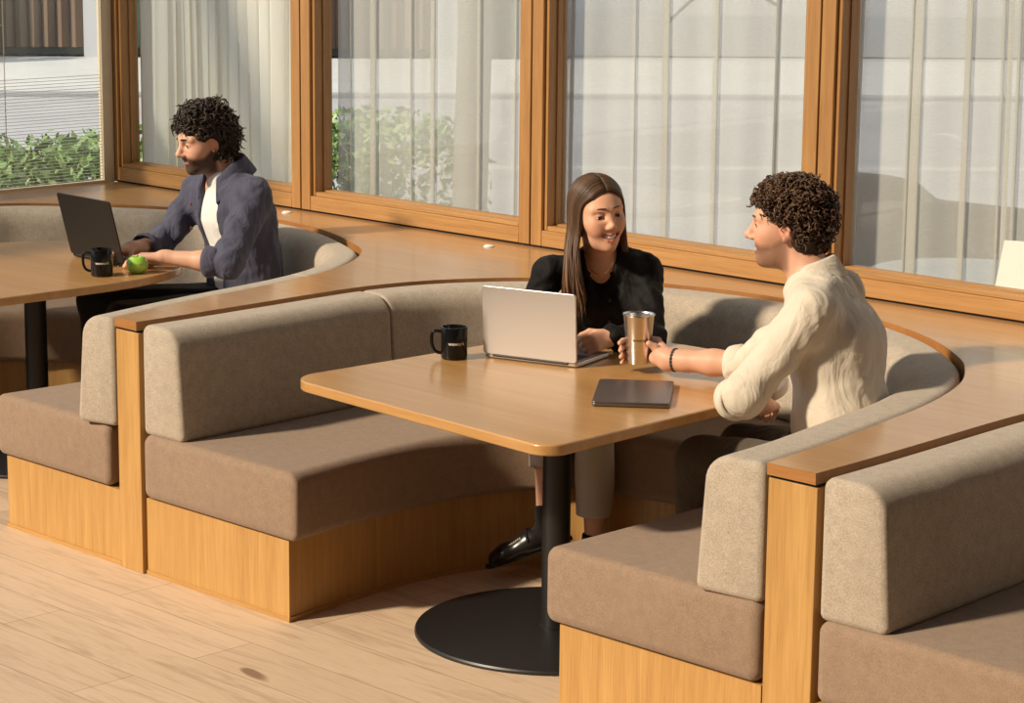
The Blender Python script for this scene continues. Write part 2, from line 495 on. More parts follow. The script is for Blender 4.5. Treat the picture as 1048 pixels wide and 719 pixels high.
def floor_mat():
    m, nt, b = new_mat('oak_plank_floor')
    v = coords(nt, (1, 1, 1))
    br = nt.nodes.new('ShaderNodeTexBrick')
    br.inputs['Scale'].default_value = 1.; br.inputs['Brick Width'].default_value = 1.7; br.inputs['Row Height'].default_value = .205
    br.inputs['Mortar Size'].default_value = .0016; br.inputs['Mortar Smooth'].default_value = .3; br.offset = .37; br.offset_frequency = 2
    br.inputs['Color1'].default_value = (0, 0, 0, 1); br.inputs['Color2'].default_value = (1, 1, 1, 1); br.inputs['Mortar'].default_value = (.5, .5, .5, 1)
    nt.links.new(v, br.inputs['Vector'])
    g = noise(nt, coords(nt, (2.2, 22, 1)), 1., 6., .62, 1.2)
    g2 = noise(nt, coords(nt, (8, 180, 1)), 1., 2., .6)
    kn = noise(nt, coords(nt, (3.4, 8.5, 1)), 1., 1., .5)
    base = ramp(nt, br.outputs['Color'], [(0., (.60,.45,.31)), (.35, (.68,.51,.36)), (.7, (.64,.475,.33)), (1., (.55,.41,.285))])
    gr = ramp(nt, g, [(.30, (.70,.66,.61)), (.5, (1,1,1)), (.7, (1.0,.97,.93))])
    col = mixc(nt, base, gr, .8, 'MULTIPLY')
    col = mixc(nt, col, ramp(nt, g2, [(.3, (.72,.68,.63)), (.55, (1,1,1))]), .4, 'MULTIPLY')
    col = mixc(nt, col, ramp(nt, kn, [(.205, (.30,.22,.16)), (.245, (1,1,1))]), .8, 'MULTIPLY')
    inv = nt.nodes.new('ShaderNodeMath'); inv.operation = 'MULTIPLY'; inv.inputs[1].default_value = .75
    nt.links.new(br.outputs['Fac'], inv.inputs[0])
    col = mixc(nt, col, (.20,.125,.07), inv.outputs[0])
    nt.links.new(col, b.inputs['Base Color'])
    b.inputs['Roughness'].default_value = .55; b.inputs['Specular IOR Level'].default_value = .3
    bump(nt, b, g2, .08, .001)
    return m
st(MB().box((-8.95, -.5, -.12), (2.6, 6.5, 0)).build('floor', floor_mat()))
st(MB().box((-9.0, -.7, 7.6), (2.8, 6.75, 7.8)).build('ceiling', M['white_wall']))  # unseen; added to block overhead daylight, raised to let the sun in
st(MB().box((2.6, -.7, -.12), (2.8, 6.75, 7.6)).build('wall_right', M['white_wall']))
mb = MB()
mb.box((-9.0, -.7, -.12), (2.6, -.5, 2.5)); mb.box((-9.0, -.7, 7.3), (2.6, -.5, 7.6)); mb.box((-3.3, -.7, 2.5), (2.6, -.5, 7.3))  # unseen wall; its opening is shaped to pass the sun
st(mb.build('wall_back', M['white_wall']))
# wall under the windows, and above them unseen, added to shade the street
mb = MB(); mb.box((-8.95, 6.45, -.12), (2.6, 6.60, LZ-.03)); mb.box((-8.95, 6.28, 2.95), (2.6, 6.60, 7.6))
st(mb.build('wall_window_side', M['white_wall']))
mb = MB(); mb.box((-8.90, -.5, -.12), (-8.74, 6.45, LZ-.03)); mb.box((-8.90, -.5, 2.95), (-8.74, 6.45, 3.12)); mb.box((-8.90, 6.30, 3.12), (-8.74, 6.45, 7.6)); mb.box((-8.90, -.5, 7.3), (-8.74, 6.45, 7.6))  # unseen top left open so the sun reaches the curtain
st(mb.build('wall_left', M['white_wall']))

# four oak framed windows; stepped reveals, glass set back
def bay(i, x0, x1):
    z0, z1 = LZ+.008, 2.95
    w = .062
    def ring(name, xa, xb, za, zb, wv, wh, ya, yb, parent=None):
        f = MB()
        f.box((xa, ya, za), (xa+wv, yb, zb)); f.box((xb-wv, ya, za), (xb, yb, zb))
        return f, MB().box((xa+wv, ya+.0005, za), (xb-wv, yb, za+wh)).box((xa+wv, ya+.0005, zb-wh), (xb-wv, yb, zb))
    root = None
    a, b = ring('', x0+.003, x1-.003, z0, z1, .056, .058, WY, WY+.10)
    root = st(a.build('window_%d' % i, M['frame_v'], bevel=.002, seg=1))
    b.build('rail', M['frame_x'], root, bevel=.002, seg=1)
    a, b = ring('', x0+.059, x1-.059, z0+.058, z1-.058, .016, .016, WY+.014, WY+.10)
    a.build('sash_stile', M['frame_v'], root, bevel=.002, seg=1); b.build('sash_rail', M['frame_x'], root, bevel=.002, seg=1)
    a, b = ring('', x0+.075, x1-.075, z0+.074, z1-.074, .006, .006, WY+.055, WY+.10)
    a.build('glazing_bead', M['frame_v'], root); b.build('glazing_bead', M['frame_x'], root)
    MB().box((x0+.081, WY+.082, z0+.08), (x1-.081, WY+.086, z1-.08)).build('pane', M['glass'], root)
    return root
BX = [-8.755, -7.452, -6.147, -4.832, -3.515, -2.2]
for i in range(5): bay(i+1, BX[i], BX[i+1])
mb = MB(); mb.box((-2.2, WY, LZ), (2.6, 6.45, 2.95)); st(mb.build('wall_window_end', M['white_wall']))
st(MB().box((-8.75, WY+.01, LZ+.0005), (-2.2, WY+.09, LZ+.008)).build('trim_1', M['dark_gap']))
# glazed side wall, low frame line, pane sits on the ledge
o = st(MB().box((-8.752, 6.215, LZ), (-8.722, 6.27, 2.95)).build('window_6', simple('pale_jamb', (.62,.52,.38), .5)))
MB().box((-8.738, -.5, LZ), (-8.732, 6.215, 2.95)).build('pane', M['glass'], o)
mb = MB()
for y in (-.2, 1.8, 3.6): mb.box((-8.76, y, LZ), (-8.72, y+.05, 2.95))
mb.build('mullion', M['frame_v'], o)
MB().box((-8.745, -.5, LZ), (-8.72, 6.215, LZ+.012)).build('bottom_bead', simple('pale_bead', (.62,.50,.36), .5), o)

# ------------------------------------------------------------------ curtains
def curtain(name, xa, xb, yc, mat, label, folds, amp, seed, group=None, cat='curtain', over=.5):
    rs = np.random.default_rng(seed)
    n = folds*14; u = np.linspace(0, 1, n)
    # uneven folds: warp the phase
    ph = np.cumsum(rs.uniform(.35, 1.9, folds+1)); ph = (ph-ph[0])/(ph[-1]-ph[0])
    phase = np.interp(u, ph, np.arange(folds+1))*2*math.pi
    A = np.interp(u, ph, rs.uniform(.35, 1.15, folds+1))*amp
    zs = np.linspace(LZ+.03, 2.93, 34)
    V = []
    for j, z in enumerate(zs):
        k = (z-zs[0])/(zs[-1]-zs[0])
        a = A*(1.0-.25*k)
        drift = .012*np.sin(u*17+seed+z*.9)
        x = xa+(xb-xa)*u+over*a*np.sin(2*phase+.4*math.sin(z*.8))
        y = yc+a*np.sin(phase+.35*np.sin(z*.7+u*5))+drift
        V += [(x[i], y[i], z) for i in range(n)]
    F = [(j*n+i, j*n+i+1, (j+1)*n+i+1, (j+1)*n+i) for j in range(len(zs)-1) for i in range(n-1)]
    o = mesh_obj(name, V, F, mat, None, smooth=True, angle=180)
    return tag(o, label, cat, group)
curtain('linen_curtain', -8.73, -7.50, WY+.16, M['curtain'], 'opaque cream curtain behind the leftmost framed window, beside the man in the blue shirt', 17, .030, 3)
def sheer(xa, xb, yc, label, npl, seed):
    """nearly flat voile with a few narrow pinched pleats (three layers of cloth each)"""
    rs = np.random.default_rng(seed)
    c = np.linspace(xa+.04, xb-.04, npl)+rs.uniform(-.05, .05, npl)
    wd = rs.uniform(.008, .020, npl)
    X = [xa]; Y = [0.]
    for p, w_ in zip(c, wd):
        for dx, dy in ((-.05, .002), (-.012, .001), (w_*.5, -.004), (w_, -.001), (w_*.4, .005), (-w_*.6, .008), (-w_, .010), (-w_*.3, .013), (w_, .010), (.05, .004)):
            X.append(p+dx); Y.append(dy)
    X.append(xb); Y.append(0.)
    P = catmull(np.stack([X, Y], 1), 420)
    zs = np.linspace(LZ+.03, 2.93, 22); V = []
    for z in zs:
        k = z-zs[0]
        x = P[:, 0]+.010*np.sin(k*1.1+seed)*np.sin(P[:, 0]*7)
        y = yc+P[:, 1]*(1.1-.1*k)+.012*np.sin(P[:, 0]*19+seed+.3*np.sin(k))+.006*np.sin(P[:, 0]*43+2*seed)
        V += [(a, b, z) for a, b in zip(x, y)]
    n = len(P)
    F = [(j*n+i, j*n+i+1, (j+1)*n+i+1, (j+1)*n+i) for j in range(len(zs)-1) for i in range(n-1)]
    return tag(mesh_obj('sheer_curtain', V, F, M['sheer'], None, smooth=True, angle=180), label, 'curtain')
sheer(-7.43, -6.17, WY+.162, 'sheer white curtain behind the framed window above the mug and silver laptop', 7, 4)
sheer(-6.12, -4.86, WY+.162, 'sheer white curtain behind the framed window directly behind the smiling woman', 6, 12)
sheer(-4.80, -3.54, WY+.162, 'sheer white curtain behind the rightmost window, right of the curly-haired man', 11, 8)

# blind of thin threads over the lower half of the side glass, and its bead cord
bl = thing('window_blind', (-8.715, 5.5, LZ+.02), 'fine horizontal slats across the lower half of the left side window', 'blind')
mb = MB()
for k in range(34):
    z = LZ+.02+k*.0138
    mb.box((-8.717, 4.7, z), (-8.7125, 6.2, z+.0022))
mb.build('slats', simple('blind_slat', (.80,.80,.78), .5), bl)
mb = MB()
for yy in (5.645, 5.70):
    z = LZ+.13
    mb.tube([(-8.70, yy, z), (-8.70, yy, 2.9)], .0012, 6)
    while z < 2.3:
        mb.lathe((-8.70, yy, z), [(0, -.0035), (.003, -.0017), (.003, .0017), (0, .0035)], 8); z += .0095
mb.tube([(-8.70, 5.645+.0275-.0275*math.cos(a), LZ+.13-.0275*math.sin(a)) for a in np.linspace(0, math.pi, 9)], .0022, 6)
tag(mb.build('bead_chain', simple('bead', (.62,.52,.40), .4), bl), 'pale beaded pull cord')

# ------------------------------------------------------------------ outdoors
EA = np.array([-.74, .672]); EL = np.array([.672, .74])     # away from / along the street
def ext(d, l): p = EA*d+EL*l; return (p[0], p[1])
def asphalt(name, a, b_):
    m, nt, b = new_mat(name)
    c = ramp(nt, noise(nt, coords(nt, (1, 1, 1)), 1.4, 6.), [(.3, a), (.7, b_)])
    nt.links.new(c, b.inputs['Base Color']); b.inputs['Roughness'].default_value = .9
    return m
def slab(name, d0, d1, l0, l1, z0, z1, mat): return MB().prism([ext(d0, l0), ext(d0, l1), ext(d1, l1), ext(d1, l0)], z0, z1).build(name, mat)
P_ = [(-60, 6.65), (2, 6.65), (2, -3), (2.9,-3),(2.9, 60), (-60, 60)]
gd = MB(); gd.prism([(-60, -40), (-8.96, -40), (-8.96, 60), (-60, 60)][::-1], -.2, -.02); gd.prism([(-8.96, 6.65), (20, 6.65), (20, 60), (-8.96, 60)], -.2, -.02)
st(gd.build('ground', asphalt('asphalt', (.40,.40,.43), (.48,.48,.51))))
st(slab('pavement', 24.3, 29, -40, 40, -.1, .012, asphalt('paving', (.56,.56,.57), (.64,.64,.65))))
st(slab('kerb', 24.0, 24.3, -40, 40, -.1, .014, simple('kerb', (.34,.34,.36), .9)))
st(slab('road_marking', 18.0, 18.25, -40, 40, -.03, -.012, simple('road_paint', (.56,.56,.56), .8)))
bld = thing('building', (*ext(30, 0), 0), 'grey columned building across the street, seen through the left side window', 'building')
slab_p = lambda nm, d0, d1, l0, l1, z0, z1, m: mesh_obj(nm, *(lambda q: (q.v, q.f))(MB().prism([ext(d0, l0), ext(d0, l1), ext(d1, l1), ext(d1, l0)], z0, z1)), m, bld)
slab_p('facade', 29.6, 33, -30, 1.6, 0, 9, simple('dark_facade', (.10,.12,.12), .6))
stone = simple('grey_stone', (.55,.55,.57), .8)
for l in np.arange(-9.95, 1.5, 2.1): slab_p('column', 29.0, 29.6, l, l+.42, 0, 9, stone)
brown = simple('brown_drape', (.17,.115,.085), .9); green = simple('green_shade', (.22,.33,.28), .7)
for k, l in enumerate(np.arange(-9.45, .5, 2.1)):
    mb = MB()
    for j in range(9):
        a = l+.05+j*.165
        mb.prism([ext(29.50, a), ext(29.42, a+.08), ext(29.50, a+.16), ext(29.58, a+.08)], .1, 5)
    v = mb
    mesh_obj('drape', v.v, v.f, (brown, green)[k % 2], bld)

bl2 = thing('building', (*ext(31, 14), 0), 'pale plain building across the street, behind the sheer curtains', 'building')
mb = MB(); mb.prism([ext(30, 1.8), ext(30, 34), ext(34, 34), ext(34, 1.8)], 0, 9); mesh_obj('facade', mb.v, mb.f, simple('pale_render', (.52,.52,.54), .9), bl2)
mb = MB()
mb.prism([ext(29.9, 1.8), ext(29.9, 34), ext(30, 34), ext(30, 1.8)], 0, .5); mesh_obj('base_course', mb.v, mb.f, simple('grey_course', (.40,.40,.42), .9), bl2)

def leaves(name, boxes, n, size, cols, seed, label, cat, kind=None, parent=None):
    rs = np.random.default_rng(seed); V = []; F = []; Cc = []
    per = n//len(boxes)
    for (c, h) in boxes:
        c = np.array(c); h = np.array(h)
        for _ in range(per):
            q = rs.normal(size=3); q /= np.linalg.norm(q)
            q = np.sign(q)*np.abs(q)**.6
            p = c+q*h*rs.uniform(.75, 1.05)
            if p[2] < 0: p[2] = -p[2]*.5
            a = rs.normal(size=3); a /= np.linalg.norm(a); b = np.cross(a, rs.normal(size=3)); b /= np.linalg.norm(b)
            s = size*rs.uniform(.6, 1.4)
            i = len(V)
            V += [p-a*s, p+b*s*.45, p+a*s, p-b*s*.45]; F.append((i, i+1, i+2, i+3))
            cc = np.array(cols[rs.integers(len(cols))])*rs.uniform(.75, 1.25); Cc += [cc]*4
    o = mesh_obj(name, V, F, M['leaf'], parent, colors=np.array(Cc))
    return tag(o, label, cat, None, kind)
def tint_mat(name, rough=.6, spec=.3, trans=0., bumpn=None):
    m, nt, b = new_mat(name)
    a = nt.nodes.new('ShaderNodeVertexColor'); a.layer_name = 'tint'
    nt.links.new(a.outputs['Color'], b.inputs['Base Color'])
    b.inputs['Roughness'].default_value = rough; b.inputs['Specular IOR Level'].default_value = spec
    return m
M['leaf'] = tint_mat('leaf_green', .55)
G = [(.20,.33,.12), (.27,.42,.17), (.16,.28,.10), (.36,.47,.23)]
leaves('hedge', [((-10.1, y, .38), (.62, .55, .45)) for y in np.arange(4.8, 9.3, .7)], 34000, .033, G, 1, 'leafy green hedge outside the left side window', 'hedge', 'stuff')
leaves('flowering_shrub', [((-9.28, 6.75, .36), (.16, .3, .3))], 900, .028, [(.62,.50,.32), (.58,.42,.28), (.3,.36,.15)], 4, 'straw-coloured flowering shrub in front of the hedge outside', 'shrub', 'stuff')
leaves('hedge', [((*ext(27.0, l), .2), (.5, .9, .35)) for l in np.arange(12, 19, 1.2)], 5000, .09, G, 2, 'low green hedge across the street, behind the rightmost sheer curtain', 'hedge', 'stuff')
leaves('planted_shrub', [((*ext(28.4, l), .3), (.5, .55, .55)) for l in (-6.6, -5.9, -5.2)], 2600, .09, [(.10,.24,.12), (.16,.32,.17), (.3,.42,.3)], 3, 'dark green shrubs at the foot of the building across the street', 'shrub', 'stuff')
leaves('planted_shrub', [((*ext(28.4, l), .2), (.4, .5, .35)) for l in (-8.9, -8.5)], 1200, .09, [(.10,.24,.12), (.16,.32,.17)], 5, 'low shrub by the far left column of the building across the street', 'shrub', 'stuff')
bark = asphalt('bark', (.16,.14,.12), (.27,.24,.21))
def tree(x, y, h, r, label, seed):
    rs = np.random.default_rng(seed)
    t = thing('street_tree', (x, y, 0), label, 'tree')
    MB().tube([(x, y, -.02), (x+.02, y, .35), (x+.04, y+.02, 1.4), (x-.03, y, 3.), (x, y, h)], [r*1.4, r*1.05, r, r*.9, r*.6], 14).build('trunk', bark, t, smooth=True)
    for k in range(4):
        a = rs.uniform(0, 6.28); z0 = 1.9+.4*k
        MB().tube([(x, y, z0), (x+.5*math.cos(a), y+.5*math.sin(a), z0+.35), (x+.8*math.cos(a), y+.8*math.sin(a), z0+1.1)], [r*.4, r*.3, r*.15], 8).build('branch', bark, t, smooth=True)
    leaves('foliage', [((x+rs.uniform(-.3,.3), y+rs.uniform(-.3,.3), h+rs.uniform(-.3, .9)), (.8, .8, .6)) for _ in range(6)], 5000, .1, G, seed, None, None, None, t)
tree(-8.53, 8.25, 4.6, .085, 'street tree with a grey trunk behind the framed window above the mug', 21)
po = thing('street_pole', (-7.18, 9.0, 0), 'thin grey pole outside behind the window the smiling woman sits in front of', 'pole')
MB().tube([(-7.18, 9.0, -.02), (-7.18, 9.0, 3.2)], .014, 10).build('shaft', simple('pole_grey', (.10,.10,.11), .6), po, smooth=True)
MB().lathe((-7.18, 9.0, -.02), [(0, 0), (.07, 0), (.07, .012), (.02, .03)], 16).build('foot_plate', simple('pole_foot', (.10,.10,.11), .6), po, smooth=True)
MB().tube(catmull([(-7.18, 9.0, 1.55), (-7.32, 8.9, 1.63), (-7.48, 8.78, 1.60), (-7.62, 8.68, 1.45)], 20), .008, 8).build('hoop', simple('pole_hoop', (.12,.12,.13), .6), po, smooth=True)
tb = thing('reflection_bench', (-5.6, 8.2, 0), 'brown curved shape added outside to stand in for the booth reflection, behind the rightmost sheer curtain', 'bench')  # added shape: imitates the booth's reflection in the right-hand pane
C = catmull([(-6.48, 8.62), (-6.33, 8.63), (-6.15, 8.53), (-5.91, 8.28), (-5.72, 8.12), (-5.5, 8.12), (-5.1, 8.14), (-4.5, 8.16)], 60)
Un = normals_in(C)
bmat = simple('reflection_brown', (.14, .105, .085), .9)
MB().prism([tuple(p) for p in C]+[tuple(p) for p in (C-Un*.12)[::-1]], .38, .85).build('backrest', bmat, tb, bevel=.02)
MB().prism([tuple(p) for p in C+Un*.40]+[tuple(p) for p in (C-Un*.12)[::-1]], -.02, .38).build('seat_base', bmat, tb)
tt = thing('reflection_table', (-4.95, 7.35, 0), 'pale round shape added outside to stand in for a window reflection, behind the rightmost sheer curtain', 'table')  # also added, for the pale part of that pane's reflection
pm = simple('reflection_pale', (.62, .64, .66), .4)
MB().lathe((-4.95, 7.35, .70), [(0, 0), (.36, 0), (.365, .012), (.36, .025), (0, .025)], 40).build('tabletop', pm, tt, smooth=True)
MB().lathe((-4.95, 7.35, -.02), [(0, 0), (.2, 0), (.2, .015), (.03, .03), (.03, .72)], 24).build('pedestal', M['black_metal'], tt, smooth=True)

# ------------------------------------------------------------------ light
w = bpy.data.worlds.new('world'); SC.world = w; w.use_nodes = True
bg = w.node_tree.nodes['Background']
bg.inputs[0].default_value = (.80, .90, 1.0, 1); bg.inputs[1].default_value = .90
sun = bpy.data.lights.new('sun', 'SUN'); suno = bpy.data.objects.new('sun', sun); link(suno)
sun.energy = 5.2; sun.color = (1.0, .845, .64); sun.angle = math.radians(4.5)
SUN_D = Vector((.30, .91, -.65)).normalized()
suno.rotation_euler = SUN_D.to_track_quat('-Z', 'Y').to_euler()
suno.location = (-5, -6, 5)
SC.view_settings.view_transform = 'Standard'; SC.view_settings.look = 'None'
SC.view_settings.gamma = 1; SC.view_settings.use_curve_mapping = False
SC.view_settings.exposure = 0.0
# ------------------------------------------------------------------ implicit-surface modelling for people and soft things
V3 = lambda *a: np.array(a, float)
def unit(v): v = np.asarray(v, float); return v/np.linalg.norm(v)
def smin(a, b, k):
    if k <= 0: return np.minimum(a, b)
    h = np.maximum(k-np.abs(a-b), 0)/k
    return np.minimum(a, b)-h*h*k*.25

def axis_coords(lo, hi, h, fine):
    x = lo; out = [lo]
    while x < hi:
        s = h
        for a, b, hf in fine:
            if a-h*.5 <= x <= b: s = min(s, hf)
        x += s; out.append(x)
    return np.array(out)

class Field:
    """signed distance on a rectilinear grid, finer inside the listed boxes"""
    def __init__(s, lo, hi, h, fine=()):
        s.ax = [axis_coords(lo[i], hi[i], h, [(f[0][i], f[1][i], f[2]) for f in fine]) for i in range(3)]
        s.A = np.full([len(a) for a in s.ax], .08, np.float32)
        s.h = h
    def blk(s, lo, hi):
        sl = []
        for i in range(3):
            a = np.searchsorted(s.ax[i], lo[i]); b = np.searchsorted(s.ax[i], hi[i], 'right')
            sl.append(slice(max(0, a-1), min(len(s.ax[i]), b+1)))
        X = s.ax[0][sl[0]][:, None, None].astype(np.float32); Y = s.ax[1][sl[1]][None, :, None].astype(np.float32); Z = s.ax[2][sl[2]][None, None, :].astype(np.float32)
        return tuple(sl), X, Y, Z
    def put(s, sl, d, k, sub):
        if d.size == 0: return
        d = d.astype(np.float32)
        if sub: s.A[sl] = -smin(-s.A[sl], d, k)
        else: s.A[sl] = smin(s.A[sl], d, k)
    def cone(s, a, b, ra, rb, k=.02, sub=False, flat=False, fold=None, pad=.03):
        a = np.asarray(a, float); b = np.asarray(b, float); m = max(ra, rb)+k+pad
        sl, X, Y, Z = s.blk(np.minimum(a, b)-m, np.maximum(a, b)+m)
        ab = b-a; L2 = ab@ab; L = math.sqrt(L2)
        t0 = ((X-a[0])*ab[0]+(Y-a[1])*ab[1]+(Z-a[2])*ab[2])/L2
        t = np.clip(t0, 0, 1)
        dx = X-a[0]-t*ab[0]; dy = Y-a[1]-t*ab[1]; dz = Z-a[2]-t*ab[2]
        d = np.sqrt(dx*dx+dy*dy+dz*dz)-(ra+(rb-ra)*t)
        if fold is not None:
            amp, fr, seed = fold
            u = unit(np.cross(ab, (.3, .5, .8))); v = np.cross(ab/L, u)
            an = np.arctan2(dx*v[0]+dy*v[1]+dz*v[2], dx*u[0]+dy*u[1]+dz*u[2])
            d = d+amp*np.sin(fr*t*L+1.8*np.sin(an+seed)+.9*np.sin(2*an+seed*2.3)+seed)*(.55+.45*np.sin(an*1.0+seed*1.7))
        if flat: d = np.maximum(d, np.maximum(-t0, t0-1)*L)
        s.put(sl, d, k, sub)
    def ell(s, c, r, R=None, k=.02, sub=False, pad=.03):
        c = np.asarray(c, float); r = np.asarray(r, float); m = max(r)+k+pad
        sl, X, Y, Z = s.blk(c-m, c+m)
        R = np.eye(3) if R is None else R
        q = [((X-c[0])*R[i][0]+(Y-c[1])*R[i][1]+(Z-c[2])*R[i][2]) for i in range(3)]
        k0 = np.sqrt(sum((q[i]/r[i])**2 for i in range(3)))
        k1 = np.sqrt(sum((q[i]/r[i]**2)**2 for i in range(3)))+1e-9
        s.put(sl, k0*(k0-1)/k1, k, sub)
    def econe(s, a, b, ra, rb, u, k=.03, sub=False, flat=False, pad=.03, fold=None):
        """elliptic section limb: radii pairs (along u, across) at both ends"""
        a = np.asarray(a, float); b = np.asarray(b, float); m = max(*ra, *rb)+k+pad
        sl, X, Y, Z = s.blk(np.minimum(a, b)-m, np.maximum(a, b)+m)
        ab = b-a; L2 = ab@ab; L = math.sqrt(L2); w = ab/L
        u = np.asarray(u, float); u = unit(u-w*(u@w)); v = np.cross(w, u)
        px, py, pz = X-a[0], Y-a[1], Z-a[2]
        tl = px*w[0]+py*w[1]+pz*w[2]; t = np.clip(tl/L, 0, 1)
        qu = px*u[0]+py*u[1]+pz*u[2]; qv = px*v[0]+py*v[1]+pz*v[2]; qw = tl-t*L
        r1 = ra[0]+(rb[0]-ra[0])*t; r2 = ra[1]+(rb[1]-ra[1])*t; r3 = np.minimum(r1, r2)
        k0 = np.sqrt((qu/r1)**2+(qv/r2)**2+(qw/r3)**2)
        k1 = np.sqrt((qu/r1**2)**2+(qv/r2**2)**2+(qw/r3**2)**2)+1e-6
        d = k0*(k0-1)/k1
        if fold is not None:
            amp, fr, seed = fold
            an = np.arctan2(qv, qu)
            d = d+amp*np.sin(fr*tl+1.6*np.sin(an+seed)+.8*np.sin(3*an+seed*2.3)+seed)*(.5+.5*np.sin(an*2+seed*1.7))
        if flat: d = np.maximum(d, np.abs(tl-L/2)-L/2)
        s.put(sl, d, k, sub)
    def half(s, p, n, c=None, r=9.):
        """keep only the side against n (inside a ball of radius r about c)"""
        p = np.asarray(p, float); n = unit(n); c = p if c is None else np.asarray(c, float)
        sl, X, Y, Z = s.blk(c-r, c+r)
        d = (X-p[0])*n[0]+(Y-p[1])*n[1]+(Z-p[2])*n[2]
        if r < 5:
            d = np.where((X-c[0])**2+(Y-c[1])**2+(Z-c[2])**2 < r*r, d, -1.)
        s.A[sl] = np.maximum(s.A[sl], d.astype(np.float32))
    def wrinkle(s, amp, freq, seed, lo=None, hi=None, aniso=(1, 1, 1)):
        lo = [a[0] for a in s.ax] if lo is None else lo; hi = [a[-1] for a in s.ax] if hi is None else hi
        sl, X, Y, Z = s.blk(lo, hi)
        rs = np.random.default_rng(seed); d = 0
        w1 = np.sin(freq*.55*X*aniso[0]+rs.uniform(0, 6))+np.sin(freq*.6*Y*aniso[1]+rs.uniform(0, 6))+np.sin(freq*.5*Z*aniso[2]+rs.uniform(0, 6))
        for _ in range(4):
            q = rs.normal(size=3)*np.array(aniso); q = q/np.linalg.norm(q)*freq*rs.uniform(.6, 1.5)
            d = d+np.sin(q[0]*X+q[1]*Y+q[2]*Z+1.5*w1+rs.uniform(0, 6))
        s.A[sl] += (amp*.5*d).astype(np.float32)
    def mesh(s):
        A = s.A; S_ = A < 0
        n = A.shape
        c = np.zeros([q-1 for q in n], np.int8)
        for i in (0, 1):
            for j in (0, 1):
                for k in (0, 1): c += S_[i:n[0]-1+i, j:n[1]-1+j, k:n[2]-1+k]
        act = (c > 0) & (c < 8)
        idx = np.argwhere(act)
        num = np.full(act.shape, -1, np.int32); num[act] = np.arange(len(idx))
        co = [(i, j, k) for i in (0, 1) for j in (0, 1) for k in (0, 1)]
        val = np.stack([A[idx[:, 0]+i, idx[:, 1]+j, idx[:, 2]+k] for i, j, k in co], 1)
        pos = np.stack([np.stack([s.ax[0][idx[:, 0]+i], s.ax[1][idx[:, 1]+j], s.ax[2][idx[:, 2]+k]], 1) for i, j, k in co], 1)
        acc = np.zeros((len(idx), 3)); cnt = np.zeros(len(idx))
        for a in range(8):
            for b in range(a+1, 8):
                if sum(abs(co[a][q]-co[b][q]) for q in range(3)) != 1: continue
                va, vb = val[:, a], val[:, b]
                m = (va < 0) != (vb < 0)
                t = np.where(m, va/np.where(m, va-vb, 1), 0)
                p = pos[:, a]+(pos[:, b]-pos[:, a])*t[:, None]
                acc[m] += p[m]; cnt[m] += 1
        V = acc/cnt[:, None]
        F = []
        for ax in range(3):
            o1, o2 = [(1, 2), (2, 0), (0, 1)][ax]
            sa = [slice(None)]*3; sb = [slice(None)]*3
            sa[ax] = slice(0, n[ax]-1); sb[ax] = slice(1, n[ax])
            ch = S_[tuple(sa)] != S_[tuple(sb)]
            e = np.argwhere(ch)
            e = e[(e[:, o1] > 0) & (e[:, o2] > 0) & (e[:, o1] < n[o1]-1) & (e[:, o2] < n[o2]-1)]
            if len(e) == 0: continue
            st_ = S_[e[:, 0], e[:, 1], e[:, 2]]
            q = []
            for d1, d2 in ((0, 0), (-1, 0), (-1, -1), (0, -1)):
                f = e.copy(); f[:, o1] += d1; f[:, o2] += d2
                q.append(num[f[:, 0], f[:, 1], f[:, 2]])
            q = np.stack(q, 1); q[~st_] = q[~st_][:, ::-1]
            F.append(q)
        F = np.concatenate(F)
        # flip so that normals point outwards
        return V, F[:, ::-1] if s._inward(V, F) else F
    def _inward(s, V, F):
        a, b, c = V[F[:, 0]], V[F[:, 1]], V[F[:, 2]]
        return np.einsum('ij,ij->i', a, np.cross(b, c)).sum() < 0

def relax(V, F, it=1, f=.5):
    for _ in range(it):
        acc = np.zeros_like(V); cnt = np.zeros(len(V))
        for a, b in ((0, 1), (1, 2), (2, 3), (3, 0)):
            np.add.at(acc, F[:, a], V[F[:, b]]); np.add.at(acc, F[:, b], V[F[:, a]])
            np.add.at(cnt, F[:, a], 1); np.add.at(cnt, F[:, b], 1)
        V = V+(acc/np.maximum(cnt, 1)[:, None]-V)*f
    return V

def fobj(name, fld, mat, parent, tint=None, it=1):
    V, F = fld.mesh()
    V = relax(V, F, it)
    o = mesh_obj(name, V, F, mat, parent, smooth=True, angle=180, colors=None if tint is None else tint(V))
    return o

def frame(fdir, pitch=0., roll=0.):
    """axes forward/left/up; pitch > 0 looks down, roll > 0 tips towards the left"""
    f = unit(V3(fdir[0], fdir[1], 0)); l = V3(-f[1], f[0], 0); u = V3(0, 0, 1)
    cp, sp = math.cos(pitch), math.sin(pitch)
    f, u = f*cp-u*sp, u*cp+f*sp
    cr, sr = math.cos(roll), math.sin(roll)
    l, u = l*cr-u*sr, u*cr+l*sr
    return np.array([f, l, u])

class Head:
    def __init__(s, c, R, k=1.): s.c = np.asarray(c, float); s.R = R; s.k = k
    def w(s, f, l, u): return s.c+s.k*(f*s.R[0]+l*s.R[1]+u*s.R[2])
    def loc(s, V): return (V-s.c)@s.R.T/s.k

